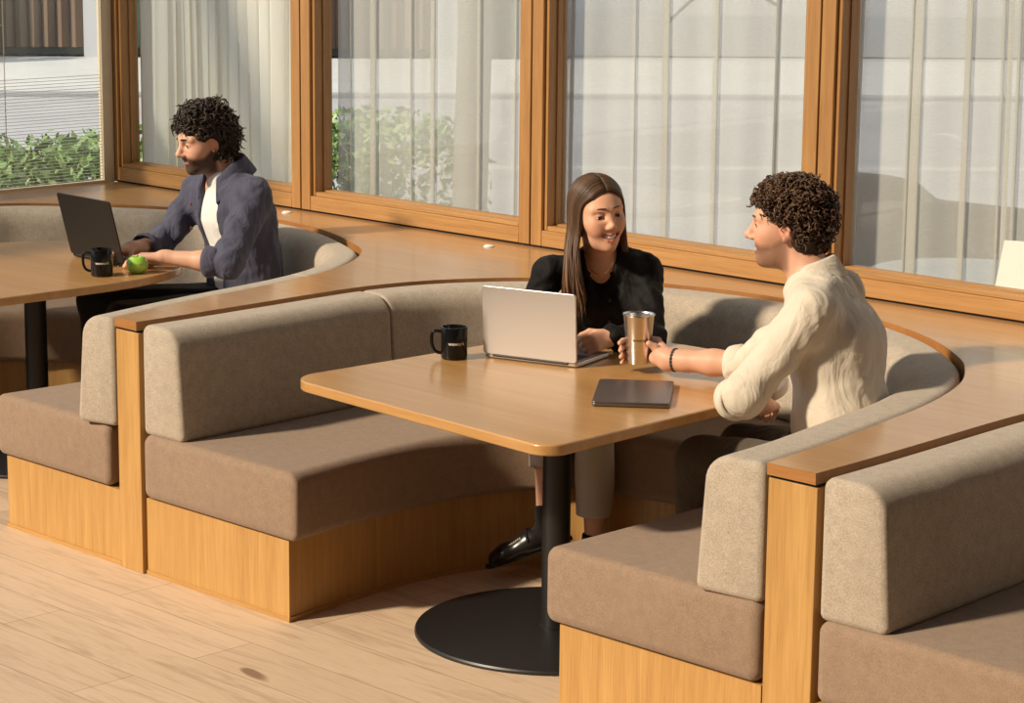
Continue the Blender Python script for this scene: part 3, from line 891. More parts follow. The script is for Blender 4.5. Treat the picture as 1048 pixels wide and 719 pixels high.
def build_head(F, H, female=False, smile=0., eyes=1., nose=0.):
    k = H.k; R = H.R
    E = lambda c, r, kk=.012, sub=False: F.ell(H.w(*c), np.array(r)*k, R, kk*k, sub)
    C = lambda a, b, ra, rb, kk=.01, sub=False: F.cone(H.w(*a), H.w(*b), ra*k, rb*k, kk*k, sub)
    jw = .052 if female else .058
    E((-.012, 0, .030), (.096, .074, .084), .02)               # cranium
    E((.012, 0, .010), (.083, .068, .075), .02)
    E((.030, 0, -.040), (.060, jw, .074), .025)                # face
    E((.022, 0, -.075), (.058, jw-.008, .040), .025)           # jaw
    E((.070, 0, -.098), (.018, .017 if female else .022, .015), .025)   # chin
    for s in (-1, 1):
        E((.050+.004*smile, s*.040, -.028 + .006*smile), (.030, .024, .026), .02)        # cheeks
        E((.062, s*.032, -.046+.004*smile), (.022, .016+.003*smile, .02), .02)
        C((.082, s*.012, .026), (.068, s*.046, .024), .011 if not female else .008, .009, .014)   # brow ridge
        E((.094, s*.031, .004), (.018, .019, .0105), .012, True)   # socket
        E((.070, s*.031, .004), (.0175, .0165, .0130), .004)       # closed lid ball
        if eyes > 0: E((.090, s*.031, .0025), (.014, .0135, .0052*eyes), .0015, True)
        # ear
        E((-.008, s*.072, -.006), (.019, .010, .030), .006)
        E((-.004, s*.083, -.002), (.009, .006, .017), .004, True)
        E((-.002, s*.076, -.032), (.008, .006, .009), .006)
        E((.094+nose*.6, s*(.0095 if female else .011), -.033), (.010, .0075 if female else .0085, .0075), .006)       # nostril wing
    C((.082, 0, .016), (.104+nose, 0, -.024), .0075 if female else .0090, .0085 if female else .010, .012)   # nose
    E((.104+nose, 0, -.028), (.011, .0105, .0095), .008)
    for s in (-1, 1): E((.100+nose*.8, s*.006, -.0385), (.005, .0035, .004), .002, True)
    # mouth
    mw = .021+.010*smile
    ups = .0050+.0015*smile; dns = .0050+.0072*smile
    def mp(t, up, f=0.): return (.0905+f-.019*t*t*(1+.35*smile), mw*t, -.0630+up*(1-abs(t)**1.5)+.012*smile*t*t)
    for sg in (ups, -dns):
        for q in range(6):
            t0, t1 = -1+q/3, -1+(q+1)/3
            r_ = .0050 if sg < 0 else .0042
            C(mp(t0, sg), mp(t1, sg), r_*(1-.5*abs(t0)), r_*(1-.5*abs(t1)), .004)
    if smile > 0:
        for q in range(6):
            t0, t1 = -.82+q*.2733, -.82+(q+1)*.2733
            C(mp(t0, -.0020, .006), mp(t1, -.0020, .006), .0066*smile*(1-.5*abs(t0)), .0066*smile*(1-.5*abs(t1)), .0015, True)
            C(mp(t0, -.0020, -.002), mp(t1, -.0020, -.002), .0048*smile*(1-.55*abs(t0)), .0048*smile*(1-.55*abs(t1)), .0015, True)

def teeth(H, parent, smile=1.):
    mw = .021+.010*smile; V = []; F_ = []; n = 15
    for i in range(n):
        t = -.8+1.6*i/(n-1)
        f = .0903-.019*t*t*(1+.35*smile); z = -.0630+.012*smile*t*t
        hi = z+.0030*(1-.4*abs(t)); lo = z-.0062*(1-.6*abs(t))
        for ff, zz in ((f-.004, hi), (f, hi), (f+.0006, .5*(hi+lo)), (f, lo), (f-.004, lo)): V.append(H.w(ff, mw*t, zz))
    for i in range(n-1):
        for j in range(4): F_.append((i*5+j, (i+1)*5+j, (i+1)*5+j+1, i*5+j+1))
    mesh_obj('teeth', V, F_, simple('teeth', (.92,.89,.83), .3), parent, smooth=True, angle=180)

def eye_parts(H, parent, iris=(.05, .028, .015), look=(0, 0)):
    for s in (-1, 1):
        c = H.w(.0705, s*.031, .003)
        mb = MB(); n = 16; v = []; f = []
        for i in range(n+1):
            th = math.pi*i/n
            for j in range(24):
                ph = 2*math.pi*j/24
                d = V3(math.cos(th), math.sin(th)*math.cos(ph), math.sin(th)*math.sin(ph))
                v.append(c+H.k*.0158*(d@H.R))
        for i in range(n):
            for j in range(24): f.append((i*24+j, i*24+(j+1) % 24, (i+1)*24+(j+1) % 24, (i+1)*24+j))
        g = unit(H.R[0]+look[0]*H.R[1]+look[1]*H.R[2])
        d = (np.array(v)-c)/(H.k*.0158)@g
        col = np.where((d > .84)[:, None], np.array([iris]), np.array([(.72, .68, .63)]))
        mesh_obj('eye', v, f, M['eye'], parent, smooth=True, angle=180, colors=col)

def brows(H, parent, col, th=.0032, lift=0., lash=.6, lashcol=(.02, .013, .010)):
    bm_ = simple('brow_hair', col, .8)
    for s in (-1, 1):
        C = catmull([H.w(.0970, s*.013, .0262+lift), H.w(.0935, s*.024, .0280+lift), H.w(.0835, s*.038, .0262+lift), H.w(.0700, s*.049, .0195+lift)], 9)
        MB().tube(C, np.array([.7, .95, 1, 1, .95, .85, .7, .5, .25])*th*H.k, 6).build('eyebrow', bm_, parent, smooth=True)
    lm_ = simple('lash', lashcol, .7)
    for s in (-1, 1):
        pts = []
        for q in np.linspace(-1, 1, 9):
            y = .0135*q; pts.append(H.w(.0875-.0075*q*q-.004*max(0, q), s*(.031+y), .003+.0056*lash*(1-q*q)-.001*q*q))
        MB().tube(pts, np.array([.4, .7, .9, 1, 1, 1, 1, .9, .6])*.0016*H.k, 6).build('eyelash', lm_, parent, smooth=True)

def hand(F, wrist, d, n, t, curl=(.5, .5, .5, .5), thumb=(.5, .5), spread=.06, k=1., kk=.004):
    """d fingers, n direction the palm faces, t thumb side"""
    d = unit(d); n = unit(n-d*(np.dot(n, d))); t = unit(t-d*np.dot(t, d)-n*np.dot(t, n))
    w = np.asarray(wrist, float)
    F.cone(w-d*.006, w+d*.012, .024*k, .024*k, .02)
    for o, r in ((.026, .0115), (.009, .0125), (-.009, .012), (-.025, .0105)):
        F.cone(w+d*.012*k+t*o*.62*k, w+d*.088*k+t*o*k, .014*k, r*k, .012)
    F.cone(w+d*.018*k+t*.014*k+n*.006, w+d*.05*k+t*.026*k+n*.010, .017*k, .014*k, .012)   # thenar
    L = (.072, .080, .074, .058)
    for i, o in enumerate((.027, .009, -.009, -.026)):
        p = w+d*.090*k+t*o*k; a = spread*(1.5-i)*.6
        dd = unit(d+t*a*.9); ang = 0
        for j, fr in enumerate((.45, .31, .24)):
            ang += curl[i]*(1., 1.15, .7)[j]
            q = p+k*L[i]*fr*(dd*math.cos(ang)+n*math.sin(ang))
            r = (.0095, .0086, .0078, .0068)[j], (.0086, .0078, .0066)[j]
            sc_ = (1, 1, .96, .86)[i]*k
            F.cone(p, q, r[0]*sc_, r[1]*sc_, kk)
            p = q
    # thumb leaves the side of the palm near its base
    p = w+d*.028*k+t*.026*k+n*.008
    a0, a1 = thumb
    d1 = unit(d*.62+t*(.75-a0*.5)+n*(.25+a0*.6)); d2 = unit(d*.85+t*(.35-a1*.8)+n*(.3+a1*.5)); d3 = unit(d*.92+t*(.1-a1)+n*(.25+a1*.4))
    q = p+d1*.040*k; F.cone(p, q, .0135*k, .0115*k, .008)
    r_ = q+d2*.032*k; F.cone(q, r_, .0112*k, .0100*k, .004)
    F.cone(r_, r_+d3*.024*k, .0100*k, .0080*k, .004)

def collar(name, c, R, r, mat, parent, h=.042, open_=.5, drop=.035, tip=.05, flare=.022, back_up=.012):
    """turned-down shirt collar about neck base c, axes R (forward,left,up)"""
    n = 41; V = []; F_ = []
    for i in range(n):
        a = open_+(2*math.pi-2*open_)*i/(n-1)       # 0 = forward
        fr = max(0, math.cos(a))                    # 1 at the front
        dirv = math.cos(a)*R[0]*1.05+math.sin(a)*R[1]
        e = abs(2*i/(n-1)-1)                        # 1 at the ends
        t_ = e**6
        low = -.010-drop*fr**1.5
        for j, (dr, z) in enumerate(((0., low), (-.002, low+h*.85), (.004, low+h+back_up*(1-fr)), (.010, low+h*.85), (flare+.010*t_, low-.004-.2*h-tip*t_*.5))):
            V.append(np.asarray(c)+dirv*(r+dr)+R[2]*z+R[0]*tip*.25*t_*(j == 4))
    for i in range(n-1):
        for j in range(4): F_.append((i*5+j, i*5+j+1, (i+1)*5+j+1, (i+1)*5+j))
    o = mesh_obj(name, V, F_, mat, parent, smooth=True, angle=180)
    s = o.modifiers.new('solid', 'SOLIDIFY'); s.thickness = .004; s.offset = 0
    b = o.modifiers.new('sub', 'SUBSURF'); b.levels = 1; b.render_levels = 1
    return o

def fib_sphere(n):
    i = np.arange(n)+.5; ph = np.arccos(1-2*i/n); th = math.pi*(1+5**.5)*i
    return np.stack([np.cos(th)*np.sin(ph), np.sin(th)*np.sin(ph), np.cos(ph)], 1)

def curls(H, n, mask, length, hr, turns, rad, seed, droop, cols, parent, center=(-.012, 0, .030), radii=(.098, .077, .086), lift=.6):
    rs = np.random.default_rng(seed)
    mb = MB(); cc = []
    for d in fib_sphere(n):
        p = d*np.array(radii)+np.array(center)
        if not mask(p): continue
        nrm = unit(d/np.array(radii))
        tang = np.cross(nrm, rs.normal(size=3)); tang = unit(tang+np.array([0, 0, -droop])-nrm*nrm@(tang+np.array([0, 0, -droop])))
        L = length*rs.uniform(.7, 1.25); m = 11
        pts = []
        b = np.cross(nrm, tang)
        ph = rs.uniform(0, 6.28); sg = rs.choice((-1, 1)); rr = hr*rs.uniform(.7, 1.3)
        for q in range(m):
            t = q/(m-1)
            base = p+nrm*(.001+L*lift*math.sin(min(1., t*1.3)*math.pi/2)*.55)+tang*L*t*.75+np.array([0, 0, -droop*.012*t*t])
            a = ph+sg*turns*2*math.pi*t
            k_ = min(1, t*4)
            base = base+k_*rr*(math.cos(a)*b+math.sin(a)*nrm*.8)
            pts.append(H.w(*base))
        nv = len(mb.v)
        mb.tube(pts, rad*H.k*np.r_[np.linspace(.8, 1, m-4), .95, .8, .6, .35], 5)
        col = np.array(cols[rs.integers(len(cols))])
        cc += [col*rs.uniform(.8, 1.25)]*(len(mb.v)-nv)
    return mesh_obj('hair_curls', mb.v, mb.f, M['hair'], parent, smooth=True, angle=180, colors=np.array(cc))

def scalp(H, mask_cut, parent, col, grow=.008, name='hair', extra=None, wr=(.004, 150, 1)):
    lo = H.c-.19; hi = H.c+.19
    F = Field(lo, hi, .004)
    F.ell(H.w(-.014, 0, .032), (np.array([.096, .074, .084])+grow)*H.k, H.R, .01)
    F.ell(H.w(-.045, 0, -.015), (np.array([.062, .068, .075])+grow)*H.k, H.R, .02)
    if extra: extra(F)
    F.wrinkle(*wr)
    for c, r in mask_cut: F.ell(H.w(*c), np.array(r)*H.k, H.R, .006, True)
    return fobj(name, F, simple('hair_base', col, .6, spec=.25), parent)

M['skin'] = tint_mat('skin', .5, .35)
_b = M['skin'].node_tree.nodes['Principled BSDF']
_b.inputs['Subsurface Weight'].default_value = .12; _b.inputs['Subsurface Radius'].default_value = (.012, .005, .003); _b.inputs['Subsurface Scale'].default_value = .5
M['eye'] = tint_mat('eye', .15, .5)
M['hair'] = tint_mat('hair_strands', .42, .35)

def cloth(name, a, b_, scale=600., rough=.9, spec=.15, sheen=.1, bumps=.2, folds=0., fold_s=.35):
    m, nt, b = new_mat(name)
    n1 = noise(nt, coords(nt, (1, 1, 1)), scale, 2., .6)
    n2 = noise(nt, coords(nt, (1, 1, 1)), 18., 3., .5)
    c = mixc(nt, ramp(nt, n1, [(.35, b_), (.65, a)]), ramp(nt, n2, [(.3, b_), (.7, a)]), .5)
    nt.links.new(c, b.inputs['Base Color'])
    b.inputs['Roughness'].default_value = rough; b.inputs['Specular IOR Level'].default_value = spec
    b.inputs['Sheen Weight'].default_value = sheen
    if folds:
        w1 = noise(nt, coords(nt, (1, 1, .55)), folds, 3., .5, 1.6)
        bn = nt.nodes.new('ShaderNodeBump'); bn.inputs['Strength'].default_value = fold_s; bn.inputs['Distance'].default_value = .02
        nt.links.new(w1, bn.inputs['Height'])
        b2 = nt.nodes.new('ShaderNodeBump'); b2.inputs['Strength'].default_value = bumps; b2.inputs['Distance'].default_value = .001
        nt.links.new(n1, b2.inputs['Height']); nt.links.new(bn.outputs['Normal'], b2.inputs['Normal']); nt.links.new(b2.outputs['Normal'], b.inputs['Normal'])
    else:
        bump(nt, b, n1, bumps, .001)
    return m

SKIN = np.array([.60, .345, .235])
def skin_tint(H, base, lips=(.50, .19, .15), beard=None, smile=0., brow=None, flush=.12):
    def f(V):
        C = np.tile(np.asarray(base), (len(V), 1))
        q = H.loc(V)
        near = np.linalg.norm(q, axis=1) < .19
        # rosy cheeks, ears, nose
        def blend(w, col):
            w = np.clip(w, 0, 1)[:, None]; C[:] = C*(1-w)+np.asarray(col)*w
        def ball(c, r, soft): 
            d = np.sqrt(((q-np.array(c))/np.array(r))**2 @ np.ones(3)); return np.clip((1-d)/soft+.5, 0, 1)*near
        for s in (-1, 1):
            blend(flush*3*ball((.06, s*.042, -.03), (.05, .03, .03), .9)*.5, np.asarray(base)*np.array([1.02, .72, .70]))
            blend(.5*ball((-.004, s*.08, -.004), (.03, .02, .04), .5), np.asarray(base)*np.array([1., .72, .68]))
        if beard is not None:
            col, w = beard
            z = q[:, 2]; fx = q[:, 0]; l = np.abs(q[:, 1])
            line = -.042+np.clip((.040-fx)*.62, 0, .045)+.010*np.clip((fx-.07)/.02, 0, 1)
            m = np.clip((line-z)/.016, 0, 1)*np.clip((z+.132)/.02, 0, 1)*np.clip((fx+.016)/.014, 0, 1)
            m *= 1-.75*np.clip(1-np.sqrt((l/.020)**2+((z+.052)/.008)**2), 0, 1)*(fx > .06)*(w < .8)
            nm = (.90+.10*np.sin(V[:, 0]*900)*np.sin(V[:, 1]*870)*np.sin(V[:, 2]*910))
            blend(w*m*near*nm, col)
            # keep the lips and a patch under them clear
        mw = .021+.010*smile
        t = q[:, 1]/mw
        lipc = ball((.094, 0, -.0635-.003*smile), (.022, mw*1.0, .0105+.005*smile), .35)
        zz = q[:, 2]-(-.0630-.002*smile+.012*smile*t*t)
        lipm = (np.abs(t) < 1)*np.clip((.0105+.004*smile-np.abs(zz)-.006*np.abs(t))/.003, 0, 1)*(q[:, 0] > .066)*near
        blend(lipm*.85, lips)
        return C
    return f
# ------------------------------------------------------------------ people
M['cream_shirt'] = cloth('cream_linen_shirt', (.66,.585,.48), (.60,.525,.425), folds=14., fold_s=.42)
M['dark_trouser'] = cloth('dark_olive_twill', (.105,.082,.058), (.066,.051,.037), folds=16., fold_s=.5)
M['black_shirt'] = cloth('black_satin_shirt', (.012,.010,.010), (.008,.007,.007), rough=.7, spec=.15, sheen=0., folds=15., fold_s=.5)
M['pale_trouser'] = cloth('pale_taupe_trouser', (.58,.49,.39), (.50,.42,.33), folds=10., fold_s=.25)
M['navy_shirt'] = cloth('slate_blue_overshirt', (.085,.085,.125), (.062,.062,.095), rough=.85, folds=15., fold_s=.55)
M['white_tee'] = cloth('white_jersey', (.80,.77,.73), (.72,.69,.65), folds=16., fold_s=.4)
M['black_trouser'] = cloth('black_denim', (.012,.012,.014), (.008,.008,.010))
M['black_leather'] = simple('black_leather', (.012,.010,.010), .28, spec=.6)
M['black_knit'] = cloth('black_knit', (.016,.013,.012), (.010,.008,.008))
M['stitch'] = simple('pale_stitching', (.55,.50,.43), .7)

# ================= man in the cream shirt, right bench
def man_cream():
    t = thing('person', (-3.86, 5.10, .45), 'curly-haired man in a cream shirt and dark trousers, seated holding a steel cup', 'person', None)
    Rh = frame((-.875, -.484), .03, 0)
    H = Head((-4.045, 5.140, 1.205), Rh, 1.0)
    L = V3(.47, -.88, 0); Fd = V3(-.88, -.47, 0)
    hip = V3(-3.84, 5.12, .55); waist = V3(-3.835, 5.135, .70); chest = V3(-3.885, 5.15, .90); top = V3(-3.925, 5.155, 1.015)
    neck = V3(-3.965, 5.150, 1.075)
    Ls, Rs = V3(-3.835, 4.985, 1.015), V3(-4.005, 5.325, 1.005)
    Le, Lw = V3(-3.945, 4.835, .785), V3(-4.02, 5.02, .725)
    Re, Rw = V3(-4.215, 5.205, .782), V3(-4.462, 5.130, .772)
    hipL, hipR = V3(-3.88, 5.02, .55), V3(-3.90, 5.21, .55)
    kL, kR = V3(-4.200, 4.985, .535), V3(-4.24, 5.215, .53)
    aL, aR = V3(-4.205, 4.97, .10), V3(-4.255, 5.20, .10)
    cup = V3(-4.563, 5.114, .749)
    B = Field((-4.75, 4.70, .0), (-3.62, 5.48, 1.36), .009, [((-4.19, 5.0, 1.07), (-3.90, 5.28, 1.34), .0026), ((-4.62, 5.04, .72), (-4.42, 5.20, .86), .0026)])
    B.econe(hip, waist, (.145, .095), (.125, .085), L); B.econe(waist, chest, (.125, .085), (.15, .098), L); B.econe(chest, top, (.15, .098), (.13, .07), L)
    for s_, a in ((Ls, neck), (Rs, neck)): B.cone(a-V3(0, 0, .04), s_, .05, .045, .05)
    for a, b, c in ((Ls, Le, Lw), (Rs, Re, Rw)):
        B.cone(a, b, .046, .038, .02); B.cone(b, b+(c-b)*.45, .040, .036, .02); B.cone(b+(c-b)*.45, c, .036, .025, .02)
    for a, b, c in ((hipL, kL, aL), (hipR, kR, aR)):
        B.cone(a, b, .055, .045, .012); B.cone(b, c, .045, .032, .02)
    build_head(B, H, smile=.8, eyes=.75, nose=.008)
    B.econe(H.w(-.022, 0, -.055), neck-V3(0, 0, .02), (.056, .058), (.060, .060), Rh[1], .02)
    B.cone(H.w(-.02, .05, -.045), neck+Fd*.04+L*.01, .012, .012, .02)
    # right hand wrapped round the cup
    Ht = cup[2]
    def around(deg, r, z): a = math.radians(deg); return V3(cup[0]+r*math.cos(a), cup[1]+r*math.sin(a), z)
    wr = Rw
    B.cone(wr+V3(.05, .015, 0), wr, .028, .024, .02)
    for z in (.060, .042, .022, .004): B.cone(wr+V3(0, 0, (z-.035)*.45), around(62, .058, Ht+z), .017, .013, .016)
    B.cone(wr, around(20, .052, Ht+.02), .022, .018, .02)
    for i, (z, end, r) in enumerate(((.064, 222, .0098), (.044, 232, .0100), (.024, 226, .0096), (.005, 214, .0086))):
        angs = np.linspace(62, end, 6)
        rr = .037+.0004*i*0+z*.11
        pts = [around(a, rr+.010*(1 if q else 1.7), Ht+z-(q*.0012)) for q, a in enumerate(angs)]
        for q in range(5): B.cone(pts[q], pts[q+1], r*(1.06-.06*q), r*(1.0-.06*q), .004)
    th = [wr+V3(-.018, -.012, .012), around(10, .068, Ht+.036), around(5, .060, Ht+.054), around(-12, .0505, Ht+.066)]
    B.cone(th[0], th[1], .0165, .014, .012); B.cone(th[1], th[2], .0135, .0118, .006); B.cone(th[2], th[3], .0118, .0088, .004)
    # left hand resting at the table's edge, below the sleeve
    hand(B, Lw, (-.45, .88, -.12), (-.35, -.2, -.9), (-.9, -.4, .1), curl=(.5, .55, .6, .65), k=.95)
    fobj('body', B, M['skin'], t, skin_tint(H, SKIN*np.array([1.06, 1.0, .97]), beard=((.165, .088, .055), .80), smile=.8))
    eye_parts(H, t, look=(.25, 0))
    brows(H, t, (.11, .060, .032), .0032)
    teeth(H, t, .8)
    # shirt
    Sx = Field((-4.36, 4.66, .54), (-3.60, 5.52, 1.15), .006)
    Sx.econe(hip-V3(0, 0, .02), waist, (.182, .122), (.165, .120), L, fold=(.004, 26, 1.)); Sx.econe(waist, chest, (.165, .120), (.182, .128), L, .05, fold=(.004, 20, 2.4)); Sx.econe(chest, top+V3(.0, 0, -.01), (.182, .128), (.15, .085), L, .05)
    for s_ in (Ls, Rs): Sx.cone(neck-V3(0, 0, .045), s_+V3(0, 0, -.005), .062, .062, .05)
    Lc = Le+(Lw-Le)*.10+V3(-.012, -.008, .0); 
    Sx.cone(Ls, Le, .066, .054, .03, fold=(.0048, 62, .6)); Sx.cone(Le+V3(.006, .0, .01), Le+(Lw-Le)*.24, .056, .052, .02, fold=(.004, 70, 1.))
    Sx.cone(Rs, Re, .064, .054, .03, fold=(.006, 60, 2.)); Sx.cone(Re, Re+(Rw-Re)*.26, .054, .049, .02, flat=False, fold=(.004, 70, 3.))
    Sx.wrinkle(.0032, 38., 5, aniso=(1, 1, .5)); Sx.wrinkle(.0013, 80., 6, aniso=(1, 1, .7))
    # hem and neck opening
    Sx.half((0, 0, .560), (0, 0, -1))
    Sx.half(Re+(Rw-Re)*.24, Rw-Re, Re+(Rw-Re)*.24, .11)
    Sx.ell(neck+V3(-.012, -.004, .062), (.066, .060, .060), np.array([Fd, L, V3(0, 0, 1)]), .01, True)
    Sx.cone(neck+Fd*.09+V3(0, 0, .03), neck+Fd*.16+V3(0, 0, -.10), .045, .010, .01, True)
    fobj('shirt', Sx, M['cream_shirt'], t, it=1)
    # rolled cuffs as bands
    def cuff(p, d, r0, r1, w, name='cuff', mat='cream_shirt', parent=t):
        d = unit(d); mb = MB()
        u = unit(np.cross(d, (0.2, .1, 1))); v = np.cross(d, u)
        prof = [(r1*.86, 0), (r1*.97, -.004), (r1+.004, .004), (r1+.007, w*.25), (r0+.009, w*.75), (r0+.005, w), (r0*.96, w+.006), (r0*.84, w*.8)]
        n = 30; V = []; F_ = []
        for r, z in prof:
            for k in range(n):
                a = 2*math.pi*k/n; rr = r*(1+.02*math.sin(3*a+z*60))
                V.append(p+d*z+rr*(math.cos(a)*u+math.sin(a)*v))
        m = len(prof)
        for i in range(m-1):
            for k in range(n): F_.append((i*n+k, i*n+(k+1) % n, (i+1)*n+(k+1) % n, (i+1)*n+k))
        return mesh_obj(name, V, F_, M[mat], parent, smooth=True, angle=180)
    cuff(Re+(Rw-Re)*.08, Rw-Re, .046, .051, .046)
    cuff(Le+(Lw-Le)*.05+V3(-.004, -.014, -.002), V3(-.75, .3, -.12), .046, .053, .045)
    collar('collar', neck+V3(.006, .002, -.004), np.array([unit(Fd*.93+V3(0, 0, -.36)), L, unit(V3(0, 0, .93)+Fd*.36)]), .061, M['cream_shirt'], t, h=.045, open_=.55, drop=.045, tip=.05, back_up=.016)
    # placket and yoke seams: thin raised strips on the back of the shoulder
    # trousers
    T = Field((-4.46, 4.82, .02), (-3.66, 5.36, .68), .007)
    T.econe(V3(-3.83, 5.12, .52), V3(-3.835, 5.125, .63), (.165, .112), (.16, .112), L, .03)
    for a, b, c, sd in ((hipL, kL, aL, 1.), (hipR, kR, aR, 2.2)):
        T.cone(a, b, .096, .074, .04, fold=(.0045, 30, sd)); T.cone(b, b+(c-b)*.5, .072, .066, .03, fold=(.004, 38, sd)); T.cone(b+(c-b)*.5, c, .066, .062, .02)
    T.wrinkle(.003, 34., 9)
    T.half((0, 0, .09), (0, 0, -1)); T.half((0, 0, .635), (0, 0, 1))
    T.half((0, 0, .452), (0, 0, -1), (-3.86, 5.1, .44), .235)
    fobj('trousers', T, M['dark_trouser'], t)
    for a in (aL, aR):
        Sf = Field(a-V3(.28, .1, .12), a+V3(.12, .1, .1), .007)
        Sf.cone(V3(a[0]+.035, a[1], .038), V3(a[0]-.12, a[1]-.01, .034), .038, .034, .03); Sf.cone(V3(a[0]-.12, a[1]-.01, .034), V3(a[0]-.2, a[1]-.02, .03), .04, .028, .03)
        Sf.cone(V3(a[0]+.01, a[1], .05), V3(a[0]+.0, a[1], .12), .042, .040, .03)
        Sf.half((0, 0, .002), (0, 0, -1))
        fobj('shoe', Sf, M['black_leather'], t)
    # hair
    def mask(p):
        x, y, z = p
        if x > .005 and z < .050+.45*max(0, .05-x)*0+.02*(x > .05): return False
        if x > .0 and z < .012: return False
        if x <= .0 and z < -.028 and abs(y) > .055 and x > -.03: return False
        if abs(y) > .045 and x > -.040 and z < .034: return False
        if x > -.085 and abs(y) > .03 and z < -.02: return False
        return z > -.055
    hc = [(.075, .036, .021), (.115, .063, .032), (.088, .048, .026), (.055, .027, .013)]
    scalp(H, [((.085, 0, -.03), (.095, .12, .085)), ((.0, .085, -.030), (.022, .03, .042)), ((.0, -.085, -.030), (.022, .03, .042)), ((-.01, 0, -.15), (.12, .12, .07))], t, (.030, .016, .010), grow=.012)
    curls(H, 1900, mask, .046, .0080, 1.9, .0025, 4, .2, hc, t, radii=(.104, .084, .094), lift=.55)
    # bead bracelet
    wd = unit(Rw-Re); bp = Rw-wd*.022; u = unit(np.cross(wd, (0, 0, 1))); v = np.cross(wd, u)
    mb = MB()
    for k in range(20):
        a = 2*math.pi*k/20; c = bp+.0300*(math.cos(a)*u+math.sin(a)*v)
        mb.lathe(c, [(0, -.0056), (.0040, -.0040), (.0056, 0), (.0040, .0040), (0, .0056)], 8)
    o = mb.build('bead_bracelet', simple('dark_bead', (.018, .011, .008), .35), None, smooth=True)
    o['label'] = 'dark beaded bracelet on the wrist of the man holding the cup'; o['category'] = 'bracelet'
    return t, cup, cuff
mr, CUP, cuff_fn = man_cream()

